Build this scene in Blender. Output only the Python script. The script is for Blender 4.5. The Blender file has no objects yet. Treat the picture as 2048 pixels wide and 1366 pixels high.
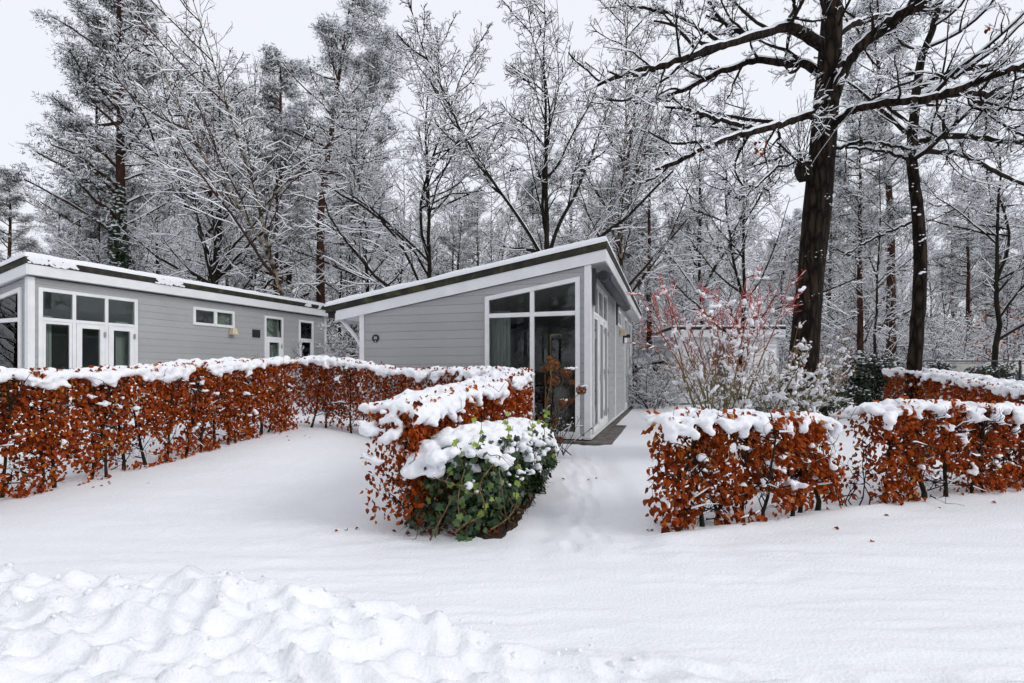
import bpy, bmesh, math, random
import numpy as np
from mathutils import Matrix, Vector

C = bpy.context.scene.collection
SC = bpy.context.scene
R = math.radians
RNG = np.random.default_rng(11)
random.seed(5)

# ------------------------------------------------------------------ camera, sky, sun, exposure
cam_d = bpy.data.cameras.new('camera')
cam = bpy.data.objects.new('camera', cam_d)
C.objects.link(cam)
cam.location = (0, 0, 1.3)
cam.rotation_euler = (R(90), 0, 0)
cam_d.lens = 18.0
cam_d.sensor_width = 36.0
cam_d.shift_y = 0.0303
cam_d.clip_start = 0.05
cam_d.clip_end = 2000
SC.camera = cam

SUN_EL, SUN_AZ = 32.0, 112.0      # azimuth measured from +Y clockwise: to the right, slightly behind the camera
world = bpy.data.worlds.new('World')
SC.world = world
world.use_nodes = True
wn = world.node_tree
for n in list(wn.nodes):
    wn.nodes.remove(n)
w_out = wn.nodes.new('ShaderNodeOutputWorld')
w_mix = wn.nodes.new('ShaderNodeMixShader')
w_sky = wn.nodes.new('ShaderNodeTexSky')
w_sky.sky_type = 'NISHITA'
w_sky.sun_disc = False
w_sky.sun_elevation = R(SUN_EL)
w_sky.sun_rotation = R(SUN_AZ)
w_b1 = wn.nodes.new('ShaderNodeBackground')
w_b1.inputs['Strength'].default_value = 0.10
w_b2 = wn.nodes.new('ShaderNodeBackground')       # the closed cloud deck
w_b2.inputs['Color'].default_value = (0.900, 0.926, 0.985, 1)
w_b2.inputs['Strength'].default_value = 0.955
wn.links.new(w_sky.outputs[0], w_b1.inputs['Color'])
w_mix.inputs[0].default_value = 0.94
wn.links.new(w_b1.outputs[0], w_mix.inputs[1])
wn.links.new(w_b2.outputs[0], w_mix.inputs[2])
wn.links.new(w_mix.outputs[0], w_out.inputs['Surface'])

sun_d = bpy.data.lights.new('sun', 'SUN')
sun_d.energy = 1.2
sun_d.angle = R(25)
sun_d.color = (1.0, 0.97, 0.93)
sun = bpy.data.objects.new('sun', sun_d)
C.objects.link(sun)
_d = Vector((math.sin(R(SUN_AZ)) * math.cos(R(SUN_EL)), math.cos(R(SUN_AZ)) * math.cos(R(SUN_EL)), math.sin(R(SUN_EL))))
sun.rotation_euler = _d.to_track_quat('Z', 'Y').to_euler()
sun.location = (0, 0, 30)

SC.view_settings.view_transform = 'Standard'
SC.view_settings.look = 'None'
SC.view_settings.exposure = 0.10
SC.view_settings.gamma = 1.0
SC.render.engine = 'CYCLES'
SC.cycles.max_bounces = 9
SC.cycles.diffuse_bounces = 7
SC.cycles.transparent_max_bounces = 12
SC.cycles.use_denoising = True
SC.cycles.denoising_prefilter = 'FAST'
SC.cycles.caustics_reflective = False
SC.cycles.caustics_refractive = False

F, PX, PY, CZ = 1024.0, 1024.0, 745.0, 1.3
def at(px, py, D):
    """a point seen at pixel (px, py) of the photograph at depth D"""
    return np.array([(px - PX) / F * D, D, CZ + (PY - py) / F * D])

# ------------------------------------------------------------------ noise
def _hash(*ints, seed=0):
    h = np.full(ints[0].shape, (seed * 374761393 + 668265263) & 0x7fffffff, dtype=np.int64)
    for i, k in zip(ints, (374761393, 668265263, 2147483647 // 3)):
        h = (h ^ (i.astype(np.int64) * k)) & 0xffffffff
        h = (h * 1274126177 + 1013904223) & 0xffffffff
        h = h ^ (h >> 15)
    h = (h * 2246822519) & 0xffffffff
    h = h ^ (h >> 13)
    return (h & 0xffffff) / float(0x1000000)

def vnoise2(x, y, seed=0):
    xi, yi = np.floor(x), np.floor(y)
    xf, yf = x - xi, y - yi
    u, v = xf * xf * xf * (xf * (xf * 6 - 15) + 10), yf * yf * yf * (yf * (yf * 6 - 15) + 10)
    a, b = _hash(xi, yi, seed=seed), _hash(xi + 1, yi, seed=seed)
    c, d = _hash(xi, yi + 1, seed=seed), _hash(xi + 1, yi + 1, seed=seed)
    return (a * (1 - u) + b * u) * (1 - v) + (c * (1 - u) + d * u) * v

def vnoise3(x, y, z, seed=0):
    xi, yi, zi = np.floor(x), np.floor(y), np.floor(z)
    xf, yf, zf = x - xi, y - yi, z - zi
    u, v, w = (t * t * (3 - 2 * t) for t in (xf, yf, zf))
    r = 0
    for dx, wx in ((0, 1 - u), (1, u)):
        for dy, wy in ((0, 1 - v), (1, v)):
            for dz, wz in ((0, 1 - w), (1, w)):
                r = r + _hash(xi + dx, yi + dy, zi + dz, seed=seed) * wx * wy * wz
    return r

def fbm2(x, y, oct=4, seed=0):
    r, a, n = 0, 1.0, 0
    for o in range(oct):
        r = r + a * (vnoise2(x * 2 ** o + 17.3 * o, y * 2 ** o - 9.1 * o, seed + o) - .5)
        n += a
        a *= .5
    return r / n * 2

def worley2(x, y, seed=0):
    xi, yi = np.floor(x), np.floor(y)
    f1 = np.full(x.shape, 9.0)
    f2 = np.full(x.shape, 9.0)
    for dx in (-1, 0, 1):
        for dy in (-1, 0, 1):
            cx, cy = xi + dx, yi + dy
            px = cx + .1 + .8 * _hash(cx, cy, seed=seed)
            py = cy + .1 + .8 * _hash(cx, cy, seed=seed + 77)
            d = np.sqrt((px - x) ** 2 + (py - y) ** 2)
            f2 = np.minimum(f2, np.maximum(d, f1))
            f1 = np.minimum(f1, d)
    return f1, f2

def sstep(a, b, x):
    t = np.clip((x - a) / (b - a), 0, 1)
    return t * t * (3 - 2 * t)

# ------------------------------------------------------------------ materials
def mat(name, col=(.5, .5, .5), rough=.7, metal=0.0, spec=.5):
    m = bpy.data.materials.new(name)
    m.use_nodes = True
    b = m.node_tree.nodes['Principled BSDF']
    b.inputs['Base Color'].default_value = (*col, 1)
    b.inputs['Roughness'].default_value = rough
    b.inputs['Metallic'].default_value = metal
    b.inputs['Specular IOR Level'].default_value = spec
    return m

def N(m, t, **kw):
    n = m.node_tree.nodes.new(t)
    for k, v in kw.items():
        setattr(n, k, v)
    return n

def L(m, a, b):
    m.node_tree.links.new(a, b)

def bsdf(m):
    return m.node_tree.nodes['Principled BSDF']

def noise_col(m, c1, c2, scale, detail=4, lo=.35, hi=.65, coords='Object', stretch=None, c3=None):
    tc = N(m, 'ShaderNodeTexCoord')
    src = tc.outputs[coords]
    if stretch:
        mp = N(m, 'ShaderNodeMapping')
        mp.inputs['Scale'].default_value = stretch
        L(m, src, mp.inputs['Vector'])
        src = mp.outputs[0]
    nz = N(m, 'ShaderNodeTexNoise')
    nz.inputs['Scale'].default_value = scale
    nz.inputs['Detail'].default_value = detail
    L(m, src, nz.inputs['Vector'])
    rp = N(m, 'ShaderNodeValToRGB')
    rp.color_ramp.elements[0].position = lo
    rp.color_ramp.elements[0].color = (*c1, 1)
    rp.color_ramp.elements[1].position = hi
    rp.color_ramp.elements[1].color = (*c2, 1)
    if c3:
        e = rp.color_ramp.elements.new((lo + hi) / 2)
        e.color = (*c3, 1)
    L(m, nz.outputs['Fac'], rp.inputs[0])
    L(m, rp.outputs[0], bsdf(m).inputs['Base Color'])
    return nz, rp, src

def bump(m, scale, strength, dist=.02, detail=4, stretch=None, coords='Object'):
    tc = N(m, 'ShaderNodeTexCoord')
    src = tc.outputs[coords]
    if stretch:
        mp = N(m, 'ShaderNodeMapping')
        mp.inputs['Scale'].default_value = stretch
        L(m, src, mp.inputs['Vector'])
        src = mp.outputs[0]
    nz = N(m, 'ShaderNodeTexNoise')
    nz.inputs['Scale'].default_value = scale
    nz.inputs['Detail'].default_value = detail
    L(m, src, nz.inputs['Vector'])
    bp = N(m, 'ShaderNodeBump')
    bp.inputs['Strength'].default_value = strength
    bp.inputs['Distance'].default_value = dist
    L(m, nz.outputs['Fac'], bp.inputs['Height'])
    L(m, bp.outputs[0], bsdf(m).inputs['Normal'])

M = {}
M['snow'] = mat('snow', (.85, .865, .90), .65, spec=.25)
bump(M['snow'], 60, .25, .01, 5)
M['tree_snow'] = mat('tree_snow', (.86, .875, .905), .8, spec=.1)
M['ground_snow'] = mat('ground_snow', (.85, .865, .90), .6, spec=.25)
noise_col(M['ground_snow'], (.835, .85, .885), (.865, .88, .91), 1.2, 5)
bump(M['ground_snow'], 55, .6, .012, 7)
M['dirty_snow'] = mat('dirty_snow', (.7, .7, .68), .7, spec=.2)
noise_col(M['dirty_snow'], (.55, .52, .46), (.84, .85, .87), 9, 6, .32, .5)
bump(M['dirty_snow'], 30, .5, .02, 6)

def bark(name, c1, c2, scale=9, st=(1, 1, .18), b=.8, moss=None):
    m = mat(name, c1, .95, spec=.15)
    nz, rp, src = noise_col(m, c1, c2, scale, 6, .35, .7, stretch=st, c3=moss)
    bump(m, scale * 1.6, b, .03, 6, st)
    return m
M['oak_bark'] = bark('oak_bark', (.009, .0075, .006), (.032, .025, .019), 9, moss=(.017, .015, .010))
M['big_oak_bark'] = bark('big_oak_bark', (.007, .006, .005), (.040, .026, .018), 8, (1, 1, .14), 1.0, (.015, .012, .009))
def fissures(m):
    tc = N(m, 'ShaderNodeTexCoord')
    mp = N(m, 'ShaderNodeMapping')
    mp.inputs['Scale'].default_value = (15, 15, 3.4)
    L(m, tc.outputs['Object'], mp.inputs['Vector'])
    nz = N(m, 'ShaderNodeTexNoise')
    nz.inputs['Scale'].default_value = 1.2
    nz.inputs['Detail'].default_value = 8
    nz.inputs['Distortion'].default_value = .8
    L(m, mp.outputs[0], nz.inputs['Vector'])
    vo = N(m, 'ShaderNodeTexVoronoi', feature='DISTANCE_TO_EDGE')
    vo.inputs['Scale'].default_value = 1.1
    mx = N(m, 'ShaderNodeMix', data_type='VECTOR')
    mx.inputs[0].default_value = .5
    L(m, mp.outputs[0], mx.inputs[4])
    L(m, nz.outputs['Color'], mx.inputs[5])
    L(m, mx.outputs[1], vo.inputs['Vector'])
    rp = N(m, 'ShaderNodeValToRGB')
    rp.color_ramp.elements[0].position = .0
    rp.color_ramp.elements[0].color = (.004, .0035, .003, 1)
    rp.color_ramp.elements[1].position = .30
    rp.color_ramp.elements[1].color = (.050, .034, .025, 1)
    L(m, vo.outputs['Distance'], rp.inputs[0])
    mc = N(m, 'ShaderNodeMix', data_type='RGBA', blend_type='MULTIPLY')
    mc.inputs[0].default_value = .75
    L(m, rp.outputs[0], mc.inputs[6])
    r2 = N(m, 'ShaderNodeValToRGB')
    r2.color_ramp.elements[0].position = .3
    r2.color_ramp.elements[0].color = (.35, .35, .3, 1)
    r2.color_ramp.elements[1].position = .7
    r2.color_ramp.elements[1].color = (1.0, .92, .85, 1)
    L(m, nz.outputs['Fac'], r2.inputs[0])
    L(m, r2.outputs[0], mc.inputs[7])
    L(m, mc.outputs[2], bsdf(m).inputs['Base Color'])
    bp = N(m, 'ShaderNodeBump')
    bp.inputs['Strength'].default_value = 1
    bp.inputs['Distance'].default_value = .03
    L(m, vo.outputs['Distance'], bp.inputs['Height'])
    L(m, bp.outputs[0], bsdf(m).inputs['Normal'])
fissures(M['big_oak_bark'])
M['twig_bark'] = mat('twig_bark', (.020, .014, .011), .95, spec=.1)
M['red_twig_bark'] = mat('red_twig_bark', (.050, .027, .021), .95, spec=.1)
M['pine_bark'] = bark('pine_bark', (.020, .011, .009), (.090, .038, .025), 8, (1, 1, .35), .9)
M['pine_limb'] = mat('pine_limb', (.05, .026, .016), .95, spec=.1)
M['birch_bark'] = mat('birch_bark', (.2, .17, .12), .85, spec=.2)
noise_col(M['birch_bark'], (.025, .022, .016), (.30, .25, .17), 5, 5, .42, .58, stretch=(1, 1, 1.2))
M['pine_needle'] = mat('pine_needle', (.017, .030, .019), .8, spec=.2)
M['hedge_stem'] = bark('hedge_stem', (.014, .011, .009), (.040, .034, .024), 20, (1, 1, .3), .6, (.026, .024, .012))
M['mossy_stem'] = bark('mossy_stem', (.035, .035, .012), (.085, .080, .035), 24, (1, 1, .4), .6)
M['hedge_twig'] = mat('hedge_twig', (.020, .014, .011), .9, spec=.1)

def leaf_mat(name, ramp, rough=.55, spec=.3, trans=.25, by_object=False):
    """leaf colour picked per leaf: a mesh attribute for joined leaves, the object's random number for single ones"""
    m = mat(name, ramp[0][1], rough, spec=spec)
    if by_object:
        s = N(m, 'ShaderNodeObjectInfo').outputs['Random']
    else:
        a = N(m, 'ShaderNodeAttribute', attribute_name='tint')
        s = a.outputs['Fac']
    rp = N(m, 'ShaderNodeValToRGB')
    els = rp.color_ramp.elements
    els[0].position, els[0].color = ramp[0][0], (*ramp[0][1], 1)
    els[1].position, els[1].color = ramp[-1][0], (*ramp[-1][1], 1)
    for p, c in ramp[1:-1]:
        e = els.new(p)
        e.color = (*c, 1)
    L(m, s, rp.inputs[0])
    L(m, rp.outputs[0], bsdf(m).inputs['Base Color'])
    if trans:
        tr = N(m, 'ShaderNodeBsdfTranslucent')
        mx = N(m, 'ShaderNodeMixShader')
        mx.inputs[0].default_value = trans
        out = m.node_tree.nodes['Material Output']
        L(m, rp.outputs[0], tr.inputs['Color'])
        L(m, bsdf(m).outputs[0], mx.inputs[1])
        L(m, tr.outputs[0], mx.inputs[2])
        L(m, mx.outputs[0], out.inputs['Surface'])
    return m
BEECH = [(0, (.095, .016, .005)), (.3, (.25, .042, .007)), (.6, (.39, .070, .010)), (.86, (.48, .105, .015)), (.97, (.54, .20, .045)), (1, (.56, .27, .075))]
M['beech'] = leaf_mat('beech_leaf', BEECH, .75, .12, .3)
M['beech_one'] = leaf_mat('beech_leaf_single', BEECH, .75, .12, .3, True)
IVY = [(0, (.007, .020, .007)), (.45, (.018, .052, .015)), (.75, (.040, .095, .026)), (.90, (.075, .15, .035)), (1, (.24, .34, .05))]
M['ivy'] = leaf_mat('ivy_leaf', IVY, .35, .5, .1)
M['ivy_one'] = leaf_mat('ivy_leaf_single', IVY, .35, .5, .1, True)
M['ivy_young'] = leaf_mat('ivy_young_leaf', [(0, (.16, .26, .04)), (1, (.38, .48, .07))], .45, .4, .3, True)
M['evergreen'] = leaf_mat('evergreen_leaf', [(0, (.010, .022, .012)), (1, (.035, .065, .030))], .4, .5, .05)
M['petal'] = leaf_mat('dry_petal', [(0, (.10, .035, .012)), (.6, (.26, .10, .03)), (1, (.42, .20, .08))], .8, .2, .25)
M['vine'] = bark('vine_bark', (.09, .05, .025), (.25, .16, .085), 30, (1, 1, .3), .5)
M['dry_stem'] = mat('dry_stem', (.16, .10, .04), .8)

M['plank'] = mat('painted_plank', (.335, .345, .36), .6, spec=.3)
def _plank():
    m = M['plank']
    tc = N(m, 'ShaderNodeTexCoord')
    mp = N(m, 'ShaderNodeMapping')
    mp.inputs['Scale'].default_value = (1.2, 1.2, 26)
    L(m, tc.outputs['Object'], mp.inputs['Vector'])
    nz = N(m, 'ShaderNodeTexNoise')
    nz.inputs['Scale'].default_value = 6
    nz.inputs['Detail'].default_value = 6
    L(m, mp.outputs[0], nz.inputs['Vector'])
    oi = N(m, 'ShaderNodeObjectInfo')
    big = N(m, 'ShaderNodeTexNoise')
    big.inputs['Scale'].default_value = 1.3
    big.inputs['Detail'].default_value = 4
    L(m, tc.outputs['Object'], big.inputs['Vector'])
    ad = N(m, 'ShaderNodeMath', operation='MULTIPLY_ADD')
    L(m, oi.outputs['Random'], ad.inputs[0])
    ad.inputs[1].default_value = .35
    L(m, nz.outputs['Fac'], ad.inputs[2])
    ad2 = N(m, 'ShaderNodeMath', operation='MULTIPLY_ADD')
    L(m, big.outputs['Fac'], ad2.inputs[0])
    ad2.inputs[1].default_value = .5
    L(m, ad.outputs[0], ad2.inputs[2])
    rp = N(m, 'ShaderNodeValToRGB')
    rp.color_ramp.elements[0].position = .55
    rp.color_ramp.elements[0].color = (.350, .355, .358, 1)
    rp.color_ramp.elements[1].position = 1.25
    rp.color_ramp.elements[1].position = 1.0
    rp.color_ramp.elements[1].color = (.395, .400, .405, 1)
    L(m, ad2.outputs[0], rp.inputs[0])
    mp2 = N(m, 'ShaderNodeMapping')
    mp2.inputs['Scale'].default_value = (.9, .9, .5)
    L(m, tc.outputs['Object'], mp2.inputs['Vector'])
    st = N(m, 'ShaderNodeTexNoise')
    st.inputs['Scale'].default_value = 1.4
    st.inputs['Detail'].default_value = 6
    L(m, mp2.outputs[0], st.inputs['Vector'])
    sr = N(m, 'ShaderNodeValToRGB')
    sr.color_ramp.elements[0].position = .30
    sr.color_ramp.elements[0].color = (.84, .84, .82, 1)
    sr.color_ramp.elements[1].position = .62
    sr.color_ramp.elements[1].color = (1.03, 1.03, 1.03, 1)
    L(m, st.outputs['Fac'], sr.inputs[0])
    mm = N(m, 'ShaderNodeMix', data_type='RGBA', blend_type='MULTIPLY')
    mm.inputs[0].default_value = .18
    L(m, rp.outputs[0], mm.inputs[6])
    L(m, sr.outputs[0], mm.inputs[7])
    L(m, mm.outputs[2], bsdf(m).inputs['Base Color'])
    bp = N(m, 'ShaderNodeBump')
    bp.inputs['Strength'].default_value = .15
    bp.inputs['Distance'].default_value = .004
    L(m, nz.outputs['Fac'], bp.inputs['Height'])
    L(m, bp.outputs[0], bsdf(m).inputs['Normal'])
_plank()
M['backing'] = mat('wall_backing', (.13, .135, .135), .9)
M['white'] = mat('white_frame_paint', (.80, .81, .82), .4, spec=.4)
noise_col(M['white'], (.74, .75, .76), (.82, .83, .84), 3, 5)
M['roof_edge'] = mat('mossy_roof_edge', (.03, .028, .02), .85)
noise_col(M['roof_edge'], (.014, .013, .011), (.075, .070, .022), 5, 6, .42, .72, c3=(.028, .026, .014))
bump(M['roof_edge'], 40, .5, .01)
M['roof_black'] = mat('black_roof_felt', (.012, .012, .013), .8)
M['chrome'] = mat('brushed_metal', (.55, .56, .58), .35, .9)
M['black'] = mat('black_plastic', (.012, .012, .014), .5)
M['navy'] = mat('navy_enamel', (.012, .016, .030), .35)
M['lettering'] = mat('white_lettering', (.85, .85, .85), .5)
M['anthracite'] = mat('anthracite_metal', (.055, .062, .072), .45, .2)
M['cream'] = mat('cream_lamp_shade', (.66, .56, .38), .5)
M['concrete'] = mat('concrete', (.12, .11, .10), .9)
noise_col(M['concrete'], (.06, .055, .05), (.17, .155, .14), 8, 6)
M['room'] = mat('room_wall', (.40, .43, .39), .9)
M['room_floor'] = mat('room_floor', (.14, .10, .07), .6)
M['curtain'] = mat('curtain_cloth', (.62, .63, .62), .9)
M['brass'] = mat('brass', (.80, .58, .20), .45, .5)
M['lamp_black'] = mat('black_lamp_shade', (.012, .012, .013), .8)
M['sofa'] = mat('sofa_cloth', (.10, .11, .12), .95)
M['soil'] = mat('leaf_litter_soil', (.03, .018, .010), 1)
noise_col(M['soil'], (.008, .005, .004), (.055, .026, .014), 26, 6)
bump(M['soil'], 40, 1, .03)
M['caravan'] = mat('caravan_shell', (.62, .61, .55), .45)
M['caravan_glass'] = mat('dark_glazing', (.05, .06, .07), .1)
M['shed'] = mat('shed_paint', (.80, .81, .82), .7)
M['shed_door'] = mat('shed_door_paint', (.06, .075, .095), .5)
M['wood'] = mat('brown_wood', (.14, .055, .030), .9)
noise_col(M['wood'], (.07, .028, .016), (.18, .075, .04), 12, 5, stretch=(1, 1, .2))
M['wire'] = mat('wire', (.05, .05, .05), .6, .5)
M['dog_stem'] = leaf_mat('dogwood_stem', [(0, (.15, .13, .055)), (.35, (.22, .12, .05)), (.65, (.26, .065, .035)), (1, (.50, .070, .055))], .6, .3, 0)

def glass():
    m = bpy.data.materials.new('window_glass')
    m.use_nodes = True
    nt = m.node_tree
    for n in list(nt.nodes):
        nt.nodes.remove(n)
    out = nt.nodes.new('ShaderNodeOutputMaterial')
    mx = nt.nodes.new('ShaderNodeMixShader')
    fr = nt.nodes.new('ShaderNodeFresnel')
    fr.inputs['IOR'].default_value = 1.45
    tr = nt.nodes.new('ShaderNodeBsdfTransparent')
    tr.inputs['Color'].default_value = (.84, .88, .86, 1)
    gl = nt.nodes.new('ShaderNodeBsdfGlossy')
    gl.inputs['Color'].default_value = (.9, .93, .95, 1)
    gl.inputs['Roughness'].default_value = .0
    nt.links.new(fr.outputs[0], mx.inputs[0])
    nt.links.new(tr.outputs[0], mx.inputs[1])
    nt.links.new(gl.outputs[0], mx.inputs[2])
    nt.links.new(mx.outputs[0], out.inputs['Surface'])
    return m
M['glass'] = glass()

# ------------------------------------------------------------------ object helpers
def link(name, data, parent=None):
    o = bpy.data.objects.new(name, data)
    C.objects.link(o)
    if parent is not None:
        o.parent = parent
    return o

def thing(name, label, cat, loc=(0, 0, 0), rz=0, group=None, data=None):
    o = bpy.data.objects.new(name, data)
    C.objects.link(o)
    o.location = loc
    o.rotation_euler = (0, 0, rz)
    tag(o, label, cat, group)
    return o

def tag(o, label, cat, group=None):
    o['label'] = label
    o['category'] = cat
    if group:
        o['group'] = group
    return o

def keep_world(o, parent):
    """parent o, whose coordinates are world ones, to a top-level parent"""
    o.parent = parent
    o.matrix_parent_inverse = parent.matrix_basis.inverted()
    return o

def dup(root, loc, rz=0, scale=1.0, label=None, group=None, tilt=(0, 0)):
    r = root.copy()
    C.objects.link(r)
    r.location = loc
    r.rotation_euler = (tilt[0], tilt[1], rz)
    r.scale = (scale,) * 3 if not hasattr(scale, '__len__') else scale
    if label:
        r['label'] = label
    if group:
        r['group'] = group
    for ch in list(root.children):
        c = ch.copy()
        C.objects.link(c)
        c.parent = r
        for g in list(ch.children):
            d = g.copy()
            C.objects.link(d)
            d.parent = c
    return r

def np_mesh(name, verts, quads=None, tris=None, qm=None, tm=None, mats=(), smooth=True, tint=None):
    me = bpy.data.meshes.new(name)
    verts = np.ascontiguousarray(verts, dtype=np.float32).reshape(-1, 3)
    nq = 0 if quads is None else len(quads)
    nt = 0 if tris is None else len(tris)
    me.vertices.add(len(verts))
    me.vertices.foreach_set('co', verts.ravel())
    loops = []
    starts = []
    if nq:
        loops.append(np.asarray(quads, dtype=np.int32).ravel())
        starts.append(np.arange(nq, dtype=np.int32) * 4)
    if nt:
        loops.append(np.asarray(tris, dtype=np.int32).ravel())
        starts.append(nq * 4 + np.arange(nt, dtype=np.int32) * 3)
    lp = np.concatenate(loops)
    me.loops.add(len(lp))
    me.loops.foreach_set('vertex_index', lp)
    me.polygons.add(nq + nt)
    me.polygons.foreach_set('loop_start', np.concatenate(starts))
    if qm is not None or tm is not None:
        a = np.zeros(nq, dtype=np.int32) if qm is None else np.asarray(qm, dtype=np.int32)
        b = np.zeros(nt, dtype=np.int32) if tm is None else np.asarray(tm, dtype=np.int32)
        me.polygons.foreach_set('material_index', np.concatenate([a, b]))
    me.polygons.foreach_set('use_smooth', np.full(nq + nt, smooth))
    for m in mats:
        me.materials.append(m)
    if tint is not None:
        at_ = me.attributes.new('tint', 'FLOAT', 'POINT')
        at_.data.foreach_set('value', np.asarray(tint, dtype=np.float32))
    me.update(calc_edges=True)
    return me

def unit(v):
    return v / np.maximum(np.linalg.norm(v, axis=-1, keepdims=True), 1e-9)

class Geo:
    """collects tubes and scattered pieces, gives one mesh"""
    def __init__(s):
        s.v, s.q, s.t, s.qm, s.tm, s.ti, s.n = [], [], [], [], [], [], 0
    def add(s, v, q=None, t=None, qm=0, tm=0, tint=None):
        v = np.asarray(v).reshape(-1, 3)
        if q is not None and len(q):
            s.q.append(np.asarray(q) + s.n)
            s.qm.append(np.broadcast_to(np.asarray(qm), (len(q),)))
        if t is not None and len(t):
            s.t.append(np.asarray(t) + s.n)
            s.tm.append(np.broadcast_to(np.asarray(tm), (len(t),)))
        s.v.append(v)
        s.ti.append(np.zeros(len(v)) if tint is None else np.broadcast_to(np.asarray(tint), (len(v),)))
        s.n += len(v)
    def tubes(s, P, Rr, S=4, snow=0.0, bark_i=0, snow_i=1, hmin=.3, tint=None, cover=1.0, rng=RNG, cap=False):
        P = np.asarray(P, float)
        Rr = np.asarray(Rr, float)
        if P.ndim == 2:
            P, Rr = P[None], Rr[None]
        n, K, _ = P.shape
        T = np.gradient(P, axis=1)
        T = unit(T)
        up = np.zeros_like(T)
        up[..., 2] = 1
        vert = np.broadcast_to((np.abs(T[..., 2]).mean(1) > .85)[:, None, None], T.shape[:2] + (1,))
        ref = np.where(vert, np.array([0, 1.0, 0]), up)
        side = unit(np.cross(T, ref))
        U = np.cross(side, T)
        ang = np.arange(S) * 2 * np.pi / S
        ca, sa = np.cos(ang), np.sin(ang)
        V = P[:, :, None, :] + Rr[:, :, None, None] * (side[:, :, None, :] * ca[None, None, :, None] + U[:, :, None, :] * sa[None, None, :, None])
        hor = np.sqrt(np.clip(1 - T[..., 2] ** 2, 0, 1))
        has = np.zeros((n, K), bool)
        if snow > 0:
            has = (hor > hmin) & (rng.random((n, K)) < cover)
            th = snow * np.clip((hor - hmin) / (1 - hmin), 0, 1) ** .5 * (.55 + .9 * rng.random((n, K)))
            th = np.minimum(th, .018 + 1.3 * Rr) * has
            V[..., 2] += th[:, :, None] * np.clip(sa, 0, 1)[None, None, :]
        idx = np.arange(n * K * S).reshape(n, K, S)
        nx = np.roll(idx, -1, axis=2)
        q = np.stack([idx[:, :-1], nx[:, :-1], nx[:, 1:], idx[:, 1:]], -1)
        top = (sa + np.roll(sa, -1)) / 2 > .45
        qm = np.where(has[:, :-1, None] & top[None, None, :], snow_i, bark_i)
        ti = None
        if tint is not None:
            ti = np.broadcast_to(np.asarray(tint, float).reshape(-1, 1, 1) if np.ndim(tint) == 1 else np.asarray(tint, float)[..., None] if np.ndim(tint) == 2 else tint, (n, K, S)).ravel()
        s.add(V.reshape(-1, 3), q.reshape(-1, 4), qm=qm.reshape(-1), tint=ti)
        if cap:
            for e in (0, K - 1):
                for i in range(n):
                    s.add(V[i, e], t=[(0, k, k + 1) for k in range(1, S - 1)], tm=bark_i)
    def scatter(s, tv, tt, pos, rot, sc, tint=None, mi=0):
        """template (tv, tt) at pos (n,3), rot (n,3,3) columns = axes, scale (n,) or (n,3)"""
        n = len(pos)
        if n == 0:
            return
        sc = np.asarray(sc, float)
        if sc.ndim == 1:
            sc = sc[:, None]
        loc = tv[None] * sc[:, None, :]
        V = np.einsum('nij,nkj->nki', rot, loc) + pos[:, None, :]
        t = np.asarray(tt)[None] + (np.arange(n) * len(tv))[:, None, None]
        ti = None if tint is None else np.repeat(tint, len(tv))
        s.add(V.reshape(-1, 3), t=t.reshape(-1, 3), tm=mi if np.ndim(mi) == 0 else np.repeat(mi, len(tt)), tint=ti)
    def mesh(s, name, mats, smooth=True, tint=False):
        return np_mesh(name, np.concatenate(s.v), np.concatenate(s.q) if s.q else None, np.concatenate(s.t) if s.t else None,
                       np.concatenate(s.qm) if s.qm else None, np.concatenate(s.tm) if s.tm else None, mats, smooth,
                       np.concatenate(s.ti) if tint else None)

def frames(d, nrm):
    """rotation matrices: columns x, y = d, z ~ nrm"""
    y = unit(d)
    x = unit(np.cross(y, nrm))
    z = np.cross(x, y)
    return np.stack([x, y, z], -1)

def rand_dirs(n, rng=RNG):
    return unit(rng.normal(size=(n, 3)))

# ------------------------------------------------------------------ templates
def leaf_template(curl=.17, fold=.12, droop=.30, w=.35):
    v = np.array([(0, 0, 0), (-w * .85, .3, curl * .7), (-w, .55, curl), (-w * .55, .82, curl * .5 - droop * .4), (0, 1.0, -droop),
                  (w * .55, .82, curl * .5 - droop * .4), (w, .55, curl), (w * .85, .3, curl * .7), (0, .4, -fold), (0, .75, -fold - droop * .3)])
    t = [(0, 8, 1), (1, 8, 2), (2, 8, 9), (2, 9, 3), (3, 9, 4), (4, 9, 5), (5, 9, 6), (6, 9, 8), (6, 8, 7), (7, 8, 0)]
    return v, np.array(t)
LEAF_V, LEAF_T = leaf_template()
# a lighter leaf for the joined masses
LEAF6_V = np.array([(0, 0, 0), (-.33, .38, .13), (-.27, .72, .06), (0, 1.0, -.30), (.27, .72, .06), (.33, .38, .13), (0, .52, -.13)])
LEAF6_T = np.array([(0, 6, 1), (1, 6, 2), (2, 6, 3), (3, 6, 4), (4, 6, 5), (5, 6, 0)])
def ivy_template():
    o = [(0, 0), (-.30, -.10), (-.52, .12), (-.40, .32), (-.58, .52), (-.24, .60), (0, 1.0), (.24, .60), (.58, .52), (.40, .32), (.52, .12), (.30, -.10)]
    v = [(x * .9, y, .10 * abs(x) - .10 * y * y) for x, y in o] + [(0, .34, -.03)]
    t = [(12, (i + 1) % 12, i) for i in range(12)]
    return np.array(v), np.array(t)
IVY_V, IVY_T = ivy_template()
def ico(sub=1):
    bm = bmesh.new()
    bmesh.ops.create_icosphere(bm, subdivisions=sub, radius=1)
    v = np.array([x.co[:] for x in bm.verts])
    t = np.array([[x.index for x in f.verts] for f in bm.faces])
    bm.free()
    return v, t
ICO1, ICO1T = ico(1)
ICO2, ICO2T = ico(2)

def eye3(n):
    return np.broadcast_to(np.eye(3), (n, 3, 3))

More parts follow.
